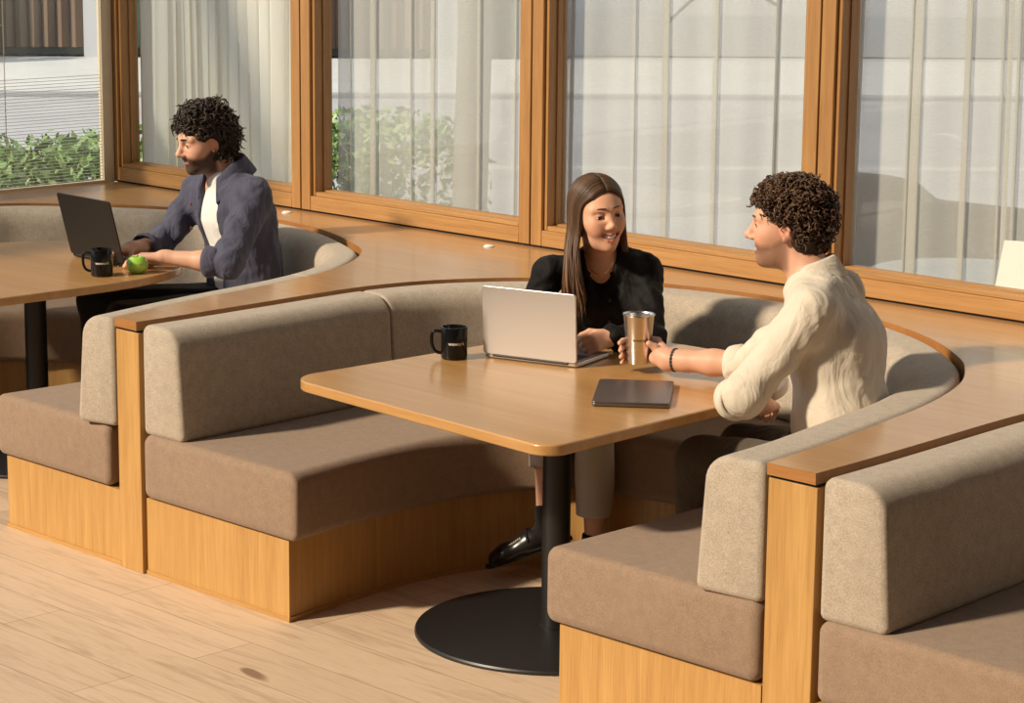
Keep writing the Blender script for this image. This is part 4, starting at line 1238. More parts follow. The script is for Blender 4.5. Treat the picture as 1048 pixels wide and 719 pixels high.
# ================= woman in the black shirt
def woman():
    t = thing('person', (-5.10, 5.60, .45), 'smiling woman with long straight brown hair in a black shirt, behind the silver laptop', 'person', None)
    Rh = frame((.93, -.37), .02, -.10)
    H = Head((-5.022, 5.427, 1.112), Rh, .98)
    L = unit(V3(.75, .66, 0)); Fd = unit(V3(.66, -.75, 0))
    hip = V3(-5.13, 5.66, .535); waist = V3(-5.11, 5.62, .68); chest = V3(-5.065, 5.54, .845); top = V3(-5.055, 5.495, .930)
    neck = V3(-5.050, 5.475, .975)
    Rs, Ls = V3(-5.165, 5.365, .926), V3(-4.955, 5.580, .926)
    Le, Lw = V3(-4.835, 5.475, .738), V3(-4.808, 5.265, .770)
    Re, Rw = V3(-5.215, 5.325, .740), V3(-5.03, 5.250, .768)
    hL, hR = V3(-5.03, 5.62, .535), V3(-5.15, 5.56, .535)
    kL, kR = V3(-4.885, 5.285, .535), V3(-5.02, 5.225, .525)
    aL = V3(-4.885, 5.285, .09); aR = V3(-4.965, 5.150, .180)
    B = Field((-5.36, 4.92, .0), (-4.76, 5.80, 1.24), .009, [((-5.14, 5.31, .97), (-4.90, 5.56, 1.22), .0026), ((-5.06, 5.10, .72), (-4.74, 5.30, .83), .003)])
    B.econe(hip, waist, (.135, .09), (.105, .075), L); B.econe(waist, chest, (.105, .075), (.125, .085), L); B.econe(chest, top, (.125, .085), (.11, .055), L)
    for s_ in (Ls, Rs): B.cone(neck-V3(0, 0, .035), s_, .036, .036, .045)
    for a, b, c in ((Ls, Le, Lw), (Rs, Re, Rw)):
        B.cone(a, b, .038, .031, .02); B.cone(b, c, .032, .0215, .02)
    for a, b, c in ((hL, kL, aL), (hR, kR, aR)):
        B.cone(a, b, .066, .048, .03); B.cone(b, b+(c-b)*.45, .043, .042, .02); B.cone(b+(c-b)*.45, c, .042, .026, .02)
    build_head(B, H, True, smile=1.12, eyes=.52)
    B.econe(H.w(-.025, 0, -.05), neck-V3(0, 0, .02), (.045, .047), (.048, .048), Rh[1], .018)
    hand(B, Lw, (.05, -.99, -.04), (-.85, .0, -.5), (-.45, .1, .88), curl=(.85, .9, .95, 1.0), k=.88)
    hand(B, Rw, (.80, -.55, -.02), (.3, .3, -.9), (.5, .7, .4), curl=(.45, .5, .55, .6), k=.88)
    fobj('body', B, M['skin'], t, skin_tint(H, SKIN*np.array([1.20, 1.12, 1.05]), lips=(.52, .12, .10), smile=1.))
    eye_parts(H, t, iris=(.03, .016, .010), look=(0, -.05))
    brows(H, t, (.045, .026, .018), .0022, .003, lash=.5)
    teeth(H, t, 1.12)
    # shirt
    Sx = Field((-5.42, 5.14, .46), (-4.70, 5.84, 1.06), .006)
    Sx.econe(hip, waist, (.160, .115), (.135, .10), L, .04, fold=(.004, 25, 1.)); Sx.econe(waist, chest, (.135, .10), (.148, .108), L, .05, fold=(.004, 24, 2.)); Sx.econe(chest, top, (.148, .108), (.125, .07), L, .05)
    for s_ in (Ls, Rs): Sx.cone(neck-V3(0, 0, .03), s_-V3(0, 0, .012), .044, .042, .05)
    Sx.cone(Ls-V3(0, 0, .008), Le, .050, .046, .03, fold=(.006, 60, .4)); Sx.cone(Le, Le+(Lw-Le)*.97, .047, .040, .02, fold=(.005, 65, 1.4))
    Sx.cone(Rs-V3(0, 0, .008), Re, .051, .047, .03, fold=(.006, 58, 2.)); Sx.cone(Re, Re+(Rw-Re)*.85, .046, .034, .02, fold=(.005, 64, 3.))
    for s_ in (-1, 1): Sx.ell(chest+Fd*.075+L*s_*.062+V3(0, 0, -.01), (.05, .055, .055), np.array([Fd, L, V3(0, 0, 1)]), .04)
    Sx.wrinkle(.0035, 44., 15, aniso=(1, 1, .6)); Sx.wrinkle(.002, 90., 16)
    Sx.half((0, 0, .50), (0, 0, -1))
    Sx.ell(neck+V3(0, 0, .045), (.056, .056, .050), np.array([Fd, L, V3(0, 0, 1)]), .01, True)
    for q in np.linspace(0, 1, 10):
        Sx.cone(neck+Fd*(.040+.034*q)+V3(0, 0, .05-.205*q), neck+Fd*.22+V3(0, 0, .03-.215*q), .058*(1-q)**.9+.004, .058*(1-q)**.9+.004, .006, True)
    fobj('shirt', Sx, M['black_shirt'], t)
    collar('collar', neck+V3(0, 0, -.018), np.array([unit(Fd*.92+V3(0, 0, -.34)), L, unit(V3(0, 0, .92)+Fd*.34)]), .056, M['black_shirt'], t, h=.040, open_=.50, drop=.052, tip=.05)
    pb = chest+Fd*.118; bmat = simple('dark_button', (.05, .045, .045), .25)
    for z in (-.005, -.075):
        MB().obox(pb+V3(0, 0, z)+Fd*(.004 if z > -.05 else -.012), (Fd, L, V3(0, 0, 1)), (.0025, .005, .005)).build('button', bmat, t, bevel=.001)
    # trousers
    T = Field((-5.36, 5.05, .10), (-4.76, 5.84, .68), .0065)
    T.econe(V3(-5.13, 5.66, .51), V3(-5.125, 5.65, .57), (.155, .11), (.15, .11), L, .03)
    for a, b, c, sd in ((hL, kL, V3(-4.885, 5.285, .19), 1.), (hR, kR, kR+(aR-kR)*.58, 2.2)):
        T.cone(a, b, .086, .066, .04); T.cone(b, c, .062, .058, .03, fold=(.003, 22, sd))
    T.wrinkle(.002, 30., 19)
    T.half((0, 0, .20), (0, 0, -1), V3(-4.885, 5.285, .14), .09)
    T.half(kR+(aR-kR)*.52, aR-kR, kR+(aR-kR)*.62, .075)
    T.half((0, 0, .452), (0, 0, -1), (-5.13, 5.70, .44), .22)
    fobj('trousers', T, M['pale_trouser'], t)
    # socks and loafers
    def loafer(an, toe, sock_top):
        d = unit(toe-an); u3 = unit(V3(0, 0, 1)-d*d[2]); sd = np.cross(u3, d)
        R3 = np.array([d, sd, u3])
        sk = Field(np.minimum(an, toe)-.1, np.maximum(an, toe)+.14, .006)
        sk.cone(an-u3*.035, sock_top, .040, .037, .02, flat=True); sk.cone(an-u3*.03, an+d*.08-u3*.04, .036, .03, .02)
        fobj('sock', sk, M['black_knit'], t)
        so = an-u3*.075          # heel ground point
        S2 = Field(np.minimum(an, toe)-.15, np.maximum(an, toe)+.15, .0045)
        P = lambda f, s_, u: so+d*f+sd*s_+u3*u
        S2.econe(P(-.03, 0, .040), P(.06, 0, .036), (.034, .040), (.036, .036), sd, .02)
        S2.econe(P(.06, 0, .036), P(.15, 0, .028), (.037, .034), (.043, .026), sd, .03)
        S2.econe(P(.15, 0, .028), P(.185, 0, .024), (.043, .026), (.036, .022), sd, .02)
        S2.half(P(0, 0, .012), -u3)
        S2.ell(P(.0, 0, .088), (.062, .030, .026), R3, .008, True)
        sh = fobj('loafer', S2, M['black_leather'], t)
        # sole
        n = 40; mb = MB(); V = []; F_ = []
        for z in (.0, .014):
            for k in range(n):
                a = 2*math.pi*k/n; x = .080+.145*math.cos(a); wd = .034+.011*math.cos(a-.0)+.006*math.cos(2*a)
                V.append(P(x, wd*math.sin(a), z))
        F_ = [tuple(range(n-1, -1, -1)), tuple(range(n, 2*n))]+[(k, (k+1) % n, n+(k+1) % n, n+k) for k in range(n)]
        mesh_obj('sole', V, F_, M['black_leather'], sh, bevel=.003)
        mb = MB()
        mb.obox(P(.0, 0, .006), (d, sd, u3), (.034, .034, .012)); mb.build('heel', M['black_leather'], sh, bevel=.006)
        # apron stitching
        mb = MB()
        for q in np.linspace(-1, 1, 26):
            a = q*1.75; x = .095+.052*math.cos(a); y = .029*math.sin(a)
            zz = .066-.02*max(0, (x-.09)/.06)-.10*y*y/.03
            mb.obox(P(x, y, zz), (d, sd, u3), (.0022, .0022, .0022))
        mb.build('apron_stitching', M['stitch'], sh)
        mb = MB(); pts = [P(.062, .042*math.sin(a), .040+.036*math.cos(a)) for a in np.linspace(-1.35, 1.35, 11)]
        mb.tube(pts, .006, 6); mb.build('saddle_strap', M['black_leather'], sh, smooth=True)
    loafer(aR, aR+V3(-.150, -.120, -.075), aR+unit(kR-aR)*.060)
    loafer(V3(-4.885, 5.285, .082), V3(-4.80, 5.10, .082), V3(-4.885, 5.285, .14))
    # hair: smooth cap with a centre parting and long straight lengths
    scalp(H, [((.105, 0, .000), (.066, .056, .092)), ((.085, 0, -.06), (.085, .066, .09)), ((-.02, 0, -.16), (.14, .14, .07))], t, (.055, .030, .017), grow=.003, wr=(.0006, 120, 3))
    rs = np.random.default_rng(5); mb = MB(); cc = []
    cols = [(.085, .046, .025), (.060, .032, .018), (.12, .066, .034), (.10, .055, .030)]
    def strand(pts, col, r):
        C = catmull(pts, 26); nv = len(mb.v)
        mb.tube(C, r*np.r_[np.full(21, 1.), .9, .8, .65, .5, .3], 5)
        tt = np.repeat(np.linspace(0, 1, 26), 5)[:, None]
        cc.append(np.array(col)*(1+.9*np.clip(tt-.35, 0, 1)*np.array([1.25, 1., .75])))
    def skull(f, phi, s_, g):
        rx, ry, rz = .096+g, .0745+g, .085+g
        f = max(min(f, rx*.97-.012), -rx*.97-.012)
        q = math.sqrt(max(.02, 1-((f+.012)/rx)**2))
        return H.w(f, s_*ry*q*math.sin(phi), .030+rz*q*math.cos(phi))
    for i in range(1250):
        side = 1 if rs.random() < .5 else -1      # 1 = her left
        u_ = rs.random(); f = -.098+.171*u_; g = .003+rs.uniform(0, .008)
        q = u_                                     # 0 back .. 1 front
        pts = [skull(f, .03, side, g), skull(f-.001*q, .5, side, g+.001), skull(f-.006*q, 1.0, side, g+.001), skull(f-.030*q, 1.5, side, g)]
        fe = f-.040*q
        w_ = .0745*math.sqrt(max(.05, 1-((fe+.012)/.098)**2))+g
        j = rs.normal(size=3)*.003
        c = H.w(fe-.004, side*(w_+.004), -.035)
        if side < 0:   # her right: falls in front of the shoulder
            e = c+V3(0, 0, -.070)-RIGHT*(.006*q)-VIEW*(.012+.012*(1-q))+j
            k = e+V3(0, 0, -.085)-VIEW*(.020+.02*(1-q))+RIGHT*(.006-.006*(1-q))+j
            h = k+V3(0, 0, -rs.uniform(.05, .11))-VIEW*.006+RIGHT*(.012*q)+j
            pts += [c, e, k, h]
        else:
            e = c+V3(0, 0, -.065)+VIEW*.006+RIGHT*.004+j
            k = e+V3(0, 0, -rs.uniform(.03, .09))+VIEW*.030+RIGHT*.004+j
            pts += [c, e, k]
        strand(pts, np.array(cols[rs.integers(4)])*rs.uniform(.75, 1.25), rs.uniform(.0018, .0028))
    mesh_obj('hair_lengths', mb.v, mb.f, M['hair'], t, smooth=True, angle=180, colors=np.concatenate(cc))
    # earring and necklace are worn things: small parts of the figure's dress
    gold = simple('gold', (.75, .52, .26), .25, 1.)
    mb = MB(); e0 = H.w(.004, -.082, -.045)
    mb.tube([e0+V3(0, 0, .006), e0+V3(0, 0, -.008)], .0012, 6); mb.lathe(e0+V3(0, 0, -.013), [(0, -.005), (.0038, -.0025), (.0042, 0), (.003, .003), (0, .005)], 10)
    o = mb.build('earring', simple('pearl', (.85, .82, .76), .2), None, smooth=True); tag(o, 'small pale drop earring on the woman in the black shirt', 'earring')
    pts = [neck+L*.045*math.sin(a)+Fd*(.050+.030*math.cos(a)*1.1)*(1 if True else 0)+V3(0, 0, .012-.062*math.cos(a)*1.0) for a in np.linspace(-1.25, 1.25, 17)]
    mb = MB(); mb.tube(pts, .0011, 6); o = mb.build('necklace', gold, None, smooth=True); tag(o, 'thin gold necklace of the woman in the black shirt', 'necklace')
    mb = MB(); c = Lw+unit(V3(-.86, -.5, 0))*.095
    return t
wo = woman()

# ================= man in the slate blue overshirt, left booth
def man_blue():
    t = thing('person', (-7.0, 5.62, .45), 'bearded man in a slate blue overshirt typing on the black laptop', 'person', None)
    Rh = frame((-.235, -.972), .20, .02)
    H = Head((-7.085, 5.50, 1.165), Rh, 1.0)
    Fd = unit(V3(-.16, -.98, 0)); L = V3(-Fd[1], Fd[0], 0)
    hip = V3(-7.02, 5.64, .55); waist = V3(-7.03, 5.645, .69); chest = V3(-7.045, 5.615, .88); top = V3(-7.05, 5.60, .975)
    neck = V3(-7.055, 5.575, 1.035)
    Ls, Rs = V3(-6.890, 5.565, .968), V3(-7.225, 5.60, .962)
    Le, Lw = V3(-6.790, 5.375, .752), V3(-6.985, 5.235, .765)
    Re, Rw = V3(-7.30, 5.45, .750), V3(-7.215, 5.255, .770)
    hL, hR = V3(-6.92, 5.58, .55), V3(-7.10, 5.59, .55)
    kL, kR = V3(-7.03, 5.10, .555), V3(-7.36, 5.20, .555)
    aL, aR = V3(-7.03, 5.12, .1), V3(-7.38, 5.22, .1)
    B = Field((-7.50, 4.98, .0), (-6.68, 5.86, 1.32), .009, [((-7.22, 5.36, 1.03), (-6.96, 5.64, 1.30), .0028), ((-7.32, 5.06, .73), (-6.96, 5.28, .82), .0032)])
    B.econe(hip, waist, (.145, .10), (.13, .09), L); B.econe(waist, chest, (.13, .09), (.15, .10), L); B.econe(chest, top, (.15, .10), (.13, .07), L)
    for s_ in (Ls, Rs): B.cone(neck-V3(0, 0, .04), s_, .045, .043, .05)
    for a, b, c in ((Ls, Le, Lw), (Rs, Re, Rw)):
        B.cone(a, b, .045, .037, .02); B.cone(b, b+(c-b)*.4, .039, .036, .02); B.cone(b+(c-b)*.4, c, .036, .0245, .02)
    for a, b, c in ((hL, kL, aL), (hR, kR, aR)):
        B.cone(a, b, .055, .045, .012); B.cone(b, c, .045, .032, .02)
    build_head(B, H, smile=0., eyes=.25, nose=.006)
    B.econe(H.w(-.025, 0, -.05), neck-V3(0, 0, .02), (.055, .057), (.058, .058), Rh[1], .02)
    hand(B, Lw, (-.72, -.68, .02), (-.1, -.1, -1), (-.75, .65, .1), curl=(.30, .32, .34, .38), k=.98)
    hand(B, Rw, (.12, -.98, .02), (.1, -.1, -1), (.98, .12, .1), curl=(.30, .32, .34, .38), k=.98)
    fobj('body', B, M['skin'], t, skin_tint(H, SKIN*np.array([1.08, 1.05, 1.03]), beard=((.032, .021, .015), 1.0)))
    eye_parts(H, t, iris=(.03, .018, .012), look=(0, -.4))
    brows(H, t, (.030, .020, .015), .0038)
    # tee
    T = Field((-7.28, 5.44, .56), (-6.84, 5.80, 1.06), .006)
    T.econe(hip, waist, (.155, .115), (.14, .105), L, .04); T.econe(waist, chest, (.14, .105), (.16, .110), L, .05, fold=(.003, 24, 1.)); T.econe(chest, top, (.16, .110), (.14, .078), L, .05)
    T.cone(top, neck+V3(0, 0, -.01), .075, .067, .03)
    T.wrinkle(.003, 30., 31); T.half((0, 0, .575), (0, 0, -1))
    T.ell(neck+V3(0, -.01, .045), (.062, .060, .045), np.array([Fd, L, V3(0, 0, 1)]), .008, True)
    fobj('t_shirt', T, M['white_tee'], t)
    # overshirt, worn open
    Sx = Field((-7.50, 5.20, .50), (-6.66, 5.92, 1.10), .006)
    Sx.econe(hip-V3(0, 0, .03), waist, (.178, .130), (.165, .122), L, .04, fold=(.005, 24, 1.)); Sx.econe(waist, chest, (.165, .122), (.176, .124), L, .05, fold=(.005, 22, 2.)); Sx.econe(chest, top, (.176, .124), (.150, .088), L, .05)
    for s_ in (Ls, Rs): Sx.cone(neck-V3(0, 0, .045), s_, .058, .064, .05)
    Sx.cone(Ls, Le, .070, .056, .03, fold=(.007, 58, .5)); Sx.cone(Le, Le+(Lw-Le)*.30, .056, .048, .02, fold=(.005, 70, 1.4))
    Sx.cone(Rs, Re, .066, .054, .03, fold=(.007, 58, 2.)); Sx.cone(Re, Re+(Rw-Re)*.50, .053, .045, .02, fold=(.005, 64, 3.))
    Sx.wrinkle(.0042, 40., 35, aniso=(1, 1, .6)); Sx.wrinkle(.0022, 84., 36)
    Sx.half((0, 0, .53), (0, 0, -1))
    Sx.half(Le+(Lw-Le)*.27, Lw-Le, Le+(Lw-Le)*.28, .10); Sx.half(Re+(Rw-Re)*.48, Rw-Re, Re+(Rw-Re)*.5, .09)
    Sx.ell(neck+V3(0, 0, .045), (.070, .066, .055), np.array([Fd, L, V3(0, 0, 1)]), .01, True)
    # front opening
    for q in np.linspace(0, 1, 22):
        z = 1.0-.49*q; w_ = .058+.004*math.sin(q*5)+.020*max(0, q-.65)
        p = V3(-7.04, 5.6, z)+Fd*.085-L*.010
        Sx.econe(p, p+Fd*.16, (w_, .035), (w_*1.2, .035), L, .012, True)
    fobj('overshirt', Sx, M['navy_shirt'], t)
    cuff_fn(Le+(Lw-Le)*.16, Lw-Le, .050, .047, .050, mat='navy_shirt', parent=t)
    cuff_fn(Re+(Rw-Re)*.40, Rw-Re, .048, .045, .040, mat='navy_shirt', parent=t)
    collar('collar', neck+V3(0, .002, .008), np.array([unit(Fd*.95+V3(0, 0, -.30)), L, unit(V3(0, 0, .95)+Fd*.30)]), .076, M['navy_shirt'], t, h=.050, open_=.62, drop=.045, tip=.07, flare=.034)
    bmat = simple('wine_button', (.12, .03, .03), .3)
    for z in (.92, .83, .73): MB().obox(V3(-7.055, 5.60, z)+Fd*.126-L*.082, (Fd, L, V3(0, 0, 1)), (.003, .006, .006)).build('button', bmat, t, bevel=.001)
    # trousers
    P = Field((-7.52, 4.98, .02), (-6.74, 5.84, .70), .0075)
    P.econe(V3(-7.0, 5.65, .52), V3(-7.0, 5.655, .60), (.165, .115), (.16, .115), L, .03)
    for a, b, c, sd in ((hL, kL, aL, 1.), (hR, kR, aR, 2.2)):
        P.cone(a, b, .094, .072, .04, fold=(.004, 28, sd)); P.cone(b, c, .068, .058, .03, fold=(.003, 32, sd))
    P.wrinkle(.0025, 32., 39); P.half((0, 0, .09), (0, 0, -1)); P.half((0, 0, .61), (0, 0, 1))
    P.half((0, 0, .452), (0, 0, -1), (-7.0, 5.66, .44), .23)
    fobj('trousers', P, M['black_trouser'], t)
    for a in (aL, aR):
        Sf = Field(a-V3(.12, .28, .12), a+V3(.12, .12, .1), .008)
        Sf.cone(V3(a[0], a[1]+.035, .038), V3(a[0], a[1]-.2, .03), .04, .03, .03); Sf.cone(V3(a[0], a[1], .05), V3(a[0], a[1], .12), .042, .040, .03)
        Sf.half((0, 0, .002), (0, 0, -1))
        fobj('shoe', Sf, M['black_leather'], t)
    # hair: thick dark waves
    def mask(p):
        x, y, z = p
        if x > .0 and z < .060+.022*(x > .04): return False
        if abs(y) > .045 and x > -.045 and z < .040: return False
        return z > -.055
    hc = [(.024, .016, .012), (.040, .027, .020), (.032, .021, .016), (.060, .042, .030)]
    def vol(F):
        F.ell(H.w(.010, 0, .105), np.array([.075, .062, .030]), H.R, .03); F.ell(H.w(-.065, 0, .03), np.array([.05, .066, .07]), H.R, .03)
    scalp(H, [((.085, 0, -.042), (.088, .12, .085)), ((.005, .088, -.032), (.026, .035, .05)), ((.005, -.088, -.032), (.026, .035, .05)), ((-.01, 0, -.14), (.12, .12, .07))], t, (.020, .014, .011), grow=.012, extra=vol, wr=(.006, 110, 2))
    curls(H, 1700, mask, .064, .0085, 1.15, .0030, 8, .35, hc, t, radii=(.110, .082, .110), lift=.28)
    return t
lm = man_blue()
# ------------------------------------------------------------------ things on the tables
M['aluminium'] = simple('silver_aluminium', (.60,.56,.53), .36, .85)
M['space_grey'] = simple('grey_aluminium', (.20,.18,.175), .34, .85)
M['black_plastic'] = simple('black_laptop_shell', (.013,.011,.009), .5, spec=.3)
M['keys'] = simple('keys', (.015,.015,.016), .5)
M['screen'] = simple('screen_glass', (.010,.011,.013), .12)
M['ceramic'] = simple('black_glazed_ceramic', (.006,.006,.006), .14, spec=.35)
M['print'] = simple('white_print', (.72,.68,.60), .5)
M['ink'] = simple('dark_print', (.02,.018,.016), .5)
M['steel'] = simple('brushed_steel', (.66,.64,.61), .25, 1.)

def text_mesh(s, size):
    cu = bpy.data.curves.new('lettering', 'FONT'); cu.body = s; cu.size = size; cu.align_x = 'CENTER'; cu.align_y = 'CENTER'
    cu.resolution_u = 3; cu.offset = size*.012
    o = bpy.data.objects.new('lettering', cu); COL.objects.link(o)
    dg = bpy.context.evaluated_depsgraph_get()
    me = bpy.data.meshes.new_from_object(o.evaluated_get(dg))
    v = [tuple(x.co) for x in me.vertices]; f = [tuple(p.vertices) for p in me.polygons]
    bpy.data.objects.remove(o); bpy.data.meshes.remove(me); bpy.data.curves.remove(cu)
    return v, f

def wrap_text(s, size, c, rad, ang, z, mat, parent, slope=0.):
    v, f = text_mesh(s, size)
    V = []
    for x, y, _ in v:
        r = rad+.0004+slope*y
        a = ang+x/rad
        V.append((c[0]+r*math.cos(a), c[1]+r*math.sin(a), c[2]+z+y))
    return mesh_obj('lettering', V, f, mat, parent)

def rounded_rect(w, d, r, n=6):
    P = []
    for cx, cy, a0 in ((w/2-r, d/2-r, 0), (-w/2+r, d/2-r, 90), (-w/2+r, -d/2+r, 180), (w/2-r, -d/2+r, 270)):
        for k in range(n+1):
            a = math.radians(a0+90*k/n); P.append((cx+r*math.cos(a), cy+r*math.sin(a)))
    return P

def plate(poly, z0, z1, T):
    """prism from a 2D outline, mapped to world by T(x,y,z)"""
    mb = MB(); mb.prism(poly, z0, z1)
    return [T(*v) for v in mb.v], mb.f

def laptop(name, label, hinge, ang, w, d, lid, lean, mats, foot=.003, th=.011):
    """hinge: middle of the hinge line on the table; ang: direction of +x (hinge axis); keyboard towards +y local"""
    t = thing(name, hinge, label, 'laptop')
    ca, sa = math.cos(ang), math.sin(ang)
    hx, hy, hz = hinge
    T = lambda x, y, z: (hx+x*ca-y*sa, hy+x*sa+y*ca, hz+z)
    body, keym, scr = mats
    base = rounded_rect(w, d, .010)
    v, f = plate([(x, y+d/2) for x, y in base], foot, foot+th, T); bs = mesh_obj('base', v, f, body, t, bevel=.0015)
    for sx in (-1, 1):
        for yy in (.03, d-.03):
            v, f = plate([(x+sx*(w/2-.03), y+yy) for x, y in rounded_rect(.016, .016, .007)], 0, foot, T); mesh_obj('foot', v, f, M['keys'], bs)
    mb = MB()
    nx, ny = 13, 5; kw = (w-.04)/nx; kd = d*.46/ny
    for j in range(ny):
        for i in range(nx): mb.box((-w/2+.02+i*kw+.0012, .022+j*kd+.0012, foot+th), (-w/2+.02+(i+1)*kw-.0012, .022+(j+1)*kd-.0012, foot+th+.0012))
    mesh_obj('keyboard', [T(*q) for q in mb.v], mb.f, keym, t)
    v, f = plate([(x, y+d*.78) for x, y in rounded_rect(w*.40, d*.34, .004)], foot+th, foot+th+.0003, T); mesh_obj('trackpad', v, f, body, t)
    # lid: plane through the hinge, leaning away from the keyboard
    cl, sl = math.cos(lean), math.sin(lean)
    def TL(x, y, z): # y up the lid, z thickness outwards (away from the keyboard)
        return T(x, -y*sl-z*cl, foot+th+.001+y*cl-z*sl*1.0)
    P = rounded_rect(w, lid, .010)
    v, f = plate([(x, y+lid/2) for x, y in P], 0, .006, TL); ld = mesh_obj('lid', v, f, body, t, bevel=.0015)
    v, f = plate([(x, y+lid/2+.001) for x, y in rounded_rect(w-.008, lid-.010, .006)], -.0006, 0, TL); mesh_obj('screen', v, f, scr, ld)
    mb = MB(); mb.tube([T(-w*.40, -.001, foot+th*.75), T(w*.40, -.001, foot+th*.75)], .0045, 10); mb.build('hinge', keym, t, smooth=True)
    return t, TL
TZ = .7201
laptop('laptop', 'open silver laptop on the main table in front of the woman', (-4.877, 4.987, TZ), math.radians(15.5), .315, .210, .207, math.radians(3.5), (M['aluminium'], M['keys'], M['screen']))
laptop('laptop', 'open black laptop on the left table in front of the man in blue', (-7.292, 5.160, TZ), -.04, .352, .235, .240, math.radians(14), (M['black_plastic'], M['keys'], M['screen']))

# closed laptop
def closed_laptop():
    c = np.mean([(-4.343,4.683),(-4.174,4.812),(-4.376,5.051),(-4.525,4.91)], axis=0)
    t = thing('laptop', (c[0], c[1], TZ), 'closed dark grey laptop lying on the table beside the steel cup', 'laptop')
    a = math.atan2(4.91-4.683, -4.525+4.343); ca, sa = math.cos(a), math.sin(a)
    T = lambda x, y, z: (c[0]+x*ca-y*sa, c[1]+x*sa+y*ca, TZ+z)
    P = rounded_rect(.305, .212, .011)
    for sx in (-1, 1):
        for sy in (-1, 1):
            v, f = plate([(x+sx*.125, y+sy*.08) for x, y in rounded_rect(.016, .016, .007)], 0, .002, T); mesh_obj('foot', v, f, M['keys'], t)
    v, f = plate(P, .002, .0100, T); b = mesh_obj('base', v, f, M['space_grey'], t, bevel=.0015)
    v, f = plate(P, .0106, .0150, T); mesh_obj('lid', v, f, M['space_grey'], t, bevel=.0014)
    v, f = plate(rounded_rect(.295, .204, .008), .0100, .0106, T); mesh_obj('lid_gap', v, f, M['keys'], t)
    mb = MB()
    for i, (x, w) in enumerate(((-.095, .010), (-.075, .008), (-.060, .008), (-.036, .004))):
        y0 = .1058
        mb.box((x, y0, .0042), (x+w, y0+.0006, .0072)); 
    mesh_obj('ports', [T(y*0+ -.1525-.0004 if False else v[0], v[1], v[2]) for v in mb.v for y in (0,)], mb.f, M['keys'], b)
closed_laptop()

def mug(c, handle_ang, text_ang, label):
    t = thing('mug', c, label, 'mug', None)
    r, h = .0395, .097
    MB().lathe(c, [(0, 0), (r-.004, 0), (r-.0008, .003), (r, .008), (r, h-.003), (r-.001, h), (r-.003, h), (r-.004, h-.003), (r-.0045, .008), (r-.008, .005), (0, .005)], 44).build('cup_body', M['ceramic'], t, smooth=True, angle=60)
    d = V3(math.cos(handle_ang), math.sin(handle_ang), 0)
    pts = [np.array(c)+d*x+V3(0, 0, z) for x, z in ((r-.004, .080), (r+.016, .083), (r+.0255, .077), (r+.028, .062), (r+.027, .042), (r+.021, .026), (r+.010, .018), (r-.003, .016))]
    C = catmull(pts, 28)
    mb = MB(); mb.tube(C, .0052, 12)
    # flatten the strap sideways a little
    mb.build('handle', M['ceramic'], t, smooth=True)
    wrap_text('wework', .0150, c, r, text_ang, .050, M['print'], t)
    return t
mug((-5.079, 4.868, TZ), math.radians(222), math.radians(-33), 'black mug standing left of the silver laptop')
mug((-7.025, 4.985, TZ), math.radians(222), math.radians(-33), 'black mug standing beside the green apple')

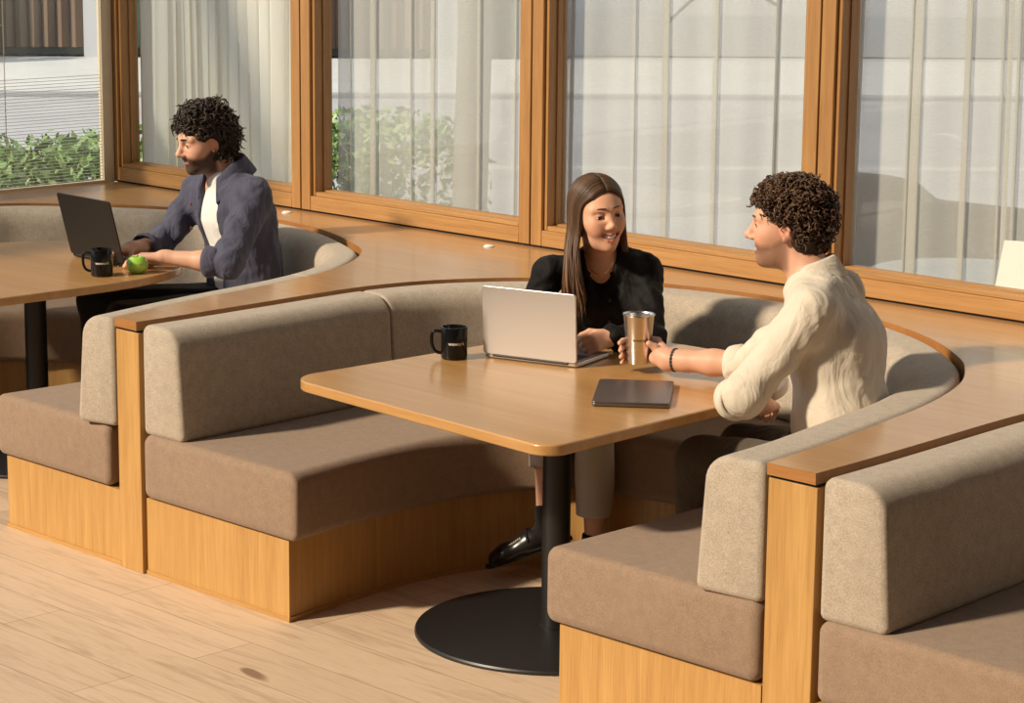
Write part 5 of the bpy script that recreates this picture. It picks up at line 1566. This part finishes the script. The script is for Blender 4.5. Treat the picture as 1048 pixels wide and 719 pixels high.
# apple
def apple(c):
    t = thing('apple', c, 'shiny green apple on the edge of the left table', 'apple')
    prof = []
    for k in range(33):
        th = math.pi*k/32
        r = .0385*math.sin(th)**.82*(1-.08*math.cos(th)) if 0 < k < 32 else 0
        z = .0335*math.cos(th)*1.02
        dip = .014*math.exp(-(r/.012)**2)
        z += -dip if th < 1.57 else dip*.75
        prof.append((max(r, 0)*(1.06 if th < 1.4 else 1-.05*(th-1.4)), z))
    prof = prof[::-1]
    z0 = min(z for r, z in prof)
    n = 48; V = []; F_ = []
    for r, z in prof:
        for k in range(n):
            a = 2*math.pi*k/n; rr = r*(1+.022*math.cos(5*a)*(1 if z < 0 else .6))
            V.append((c[0]+rr*math.cos(a), c[1]+rr*math.sin(a), c[2]+z-z0))
    for i in range(len(prof)-1):
        for k in range(n): F_.append((i*n+k, i*n+(k+1) % n, (i+1)*n+(k+1) % n, (i+1)*n+k))
    m, nt, b = new_mat('apple_skin')
    cr = ramp(nt, noise(nt, coords(nt, (40, 40, 14)), 1., 4.), [(.3, (.20,.42,.035)), (.62, (.34,.58,.07)), (.8, (.50,.66,.16))])
    nt.links.new(cr, b.inputs['Base Color']); b.inputs['Roughness'].default_value = .22
    mesh_obj('flesh', V, F_, m, t, smooth=True, angle=180)
    mb = MB(); mb.tube([(c[0], c[1], c[2]+.046), (c[0]+.002, c[1], c[2]+.058), (c[0]+.007, c[1]-.002, c[2]+.068)], [.0014, .0013, .002], 8); mb.build('stem', simple('stem', (.10,.06,.03), .8), t, smooth=True)
apple((-6.990, 5.115, TZ))

def steel_cup(c):
    t = thing('cup', tuple(c), 'brushed steel tumbler held up by the man in the cream shirt', 'cup')
    r0, r1, h = .0310, .0455, .146
    MB().lathe(c, [(0, .002), (r0-.003, .002), (r0-.001, 0), (r0, .003), (r1-.0005, h-.006), (r1+.0022, h-.003), (r1+.0015, h), (r1-.001, h-.001), (r1-.002, h-.006), (r0-.0015, .005), (0, .005)], 48).build('cup_wall', M['steel'], t, smooth=True, angle=60)
    rm = r0+(r1-r0)*.47
    wrap_text('wework', .0150, c, rm, math.radians(-36), h*.50, M['ink'], t, slope=(r1-r0)/h)
steel_cup(CUP)

# added white card between glass and sheer, standing in for a window reflection
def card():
    t = thing('reflection_card', (-4.10, 6.385, LZ+.09), 'white panels added behind the glass at the right edge to stand in for a reflection', 'card')
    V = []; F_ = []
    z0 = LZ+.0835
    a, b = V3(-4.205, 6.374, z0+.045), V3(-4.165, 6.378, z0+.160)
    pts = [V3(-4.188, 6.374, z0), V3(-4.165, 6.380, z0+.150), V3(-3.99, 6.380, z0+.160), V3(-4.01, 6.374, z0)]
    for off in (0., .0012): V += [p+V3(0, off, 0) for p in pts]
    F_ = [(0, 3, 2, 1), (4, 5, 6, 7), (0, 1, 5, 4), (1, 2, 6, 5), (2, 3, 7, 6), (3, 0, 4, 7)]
    m = simple('reflection_white', (.82, .80, .76), .8)
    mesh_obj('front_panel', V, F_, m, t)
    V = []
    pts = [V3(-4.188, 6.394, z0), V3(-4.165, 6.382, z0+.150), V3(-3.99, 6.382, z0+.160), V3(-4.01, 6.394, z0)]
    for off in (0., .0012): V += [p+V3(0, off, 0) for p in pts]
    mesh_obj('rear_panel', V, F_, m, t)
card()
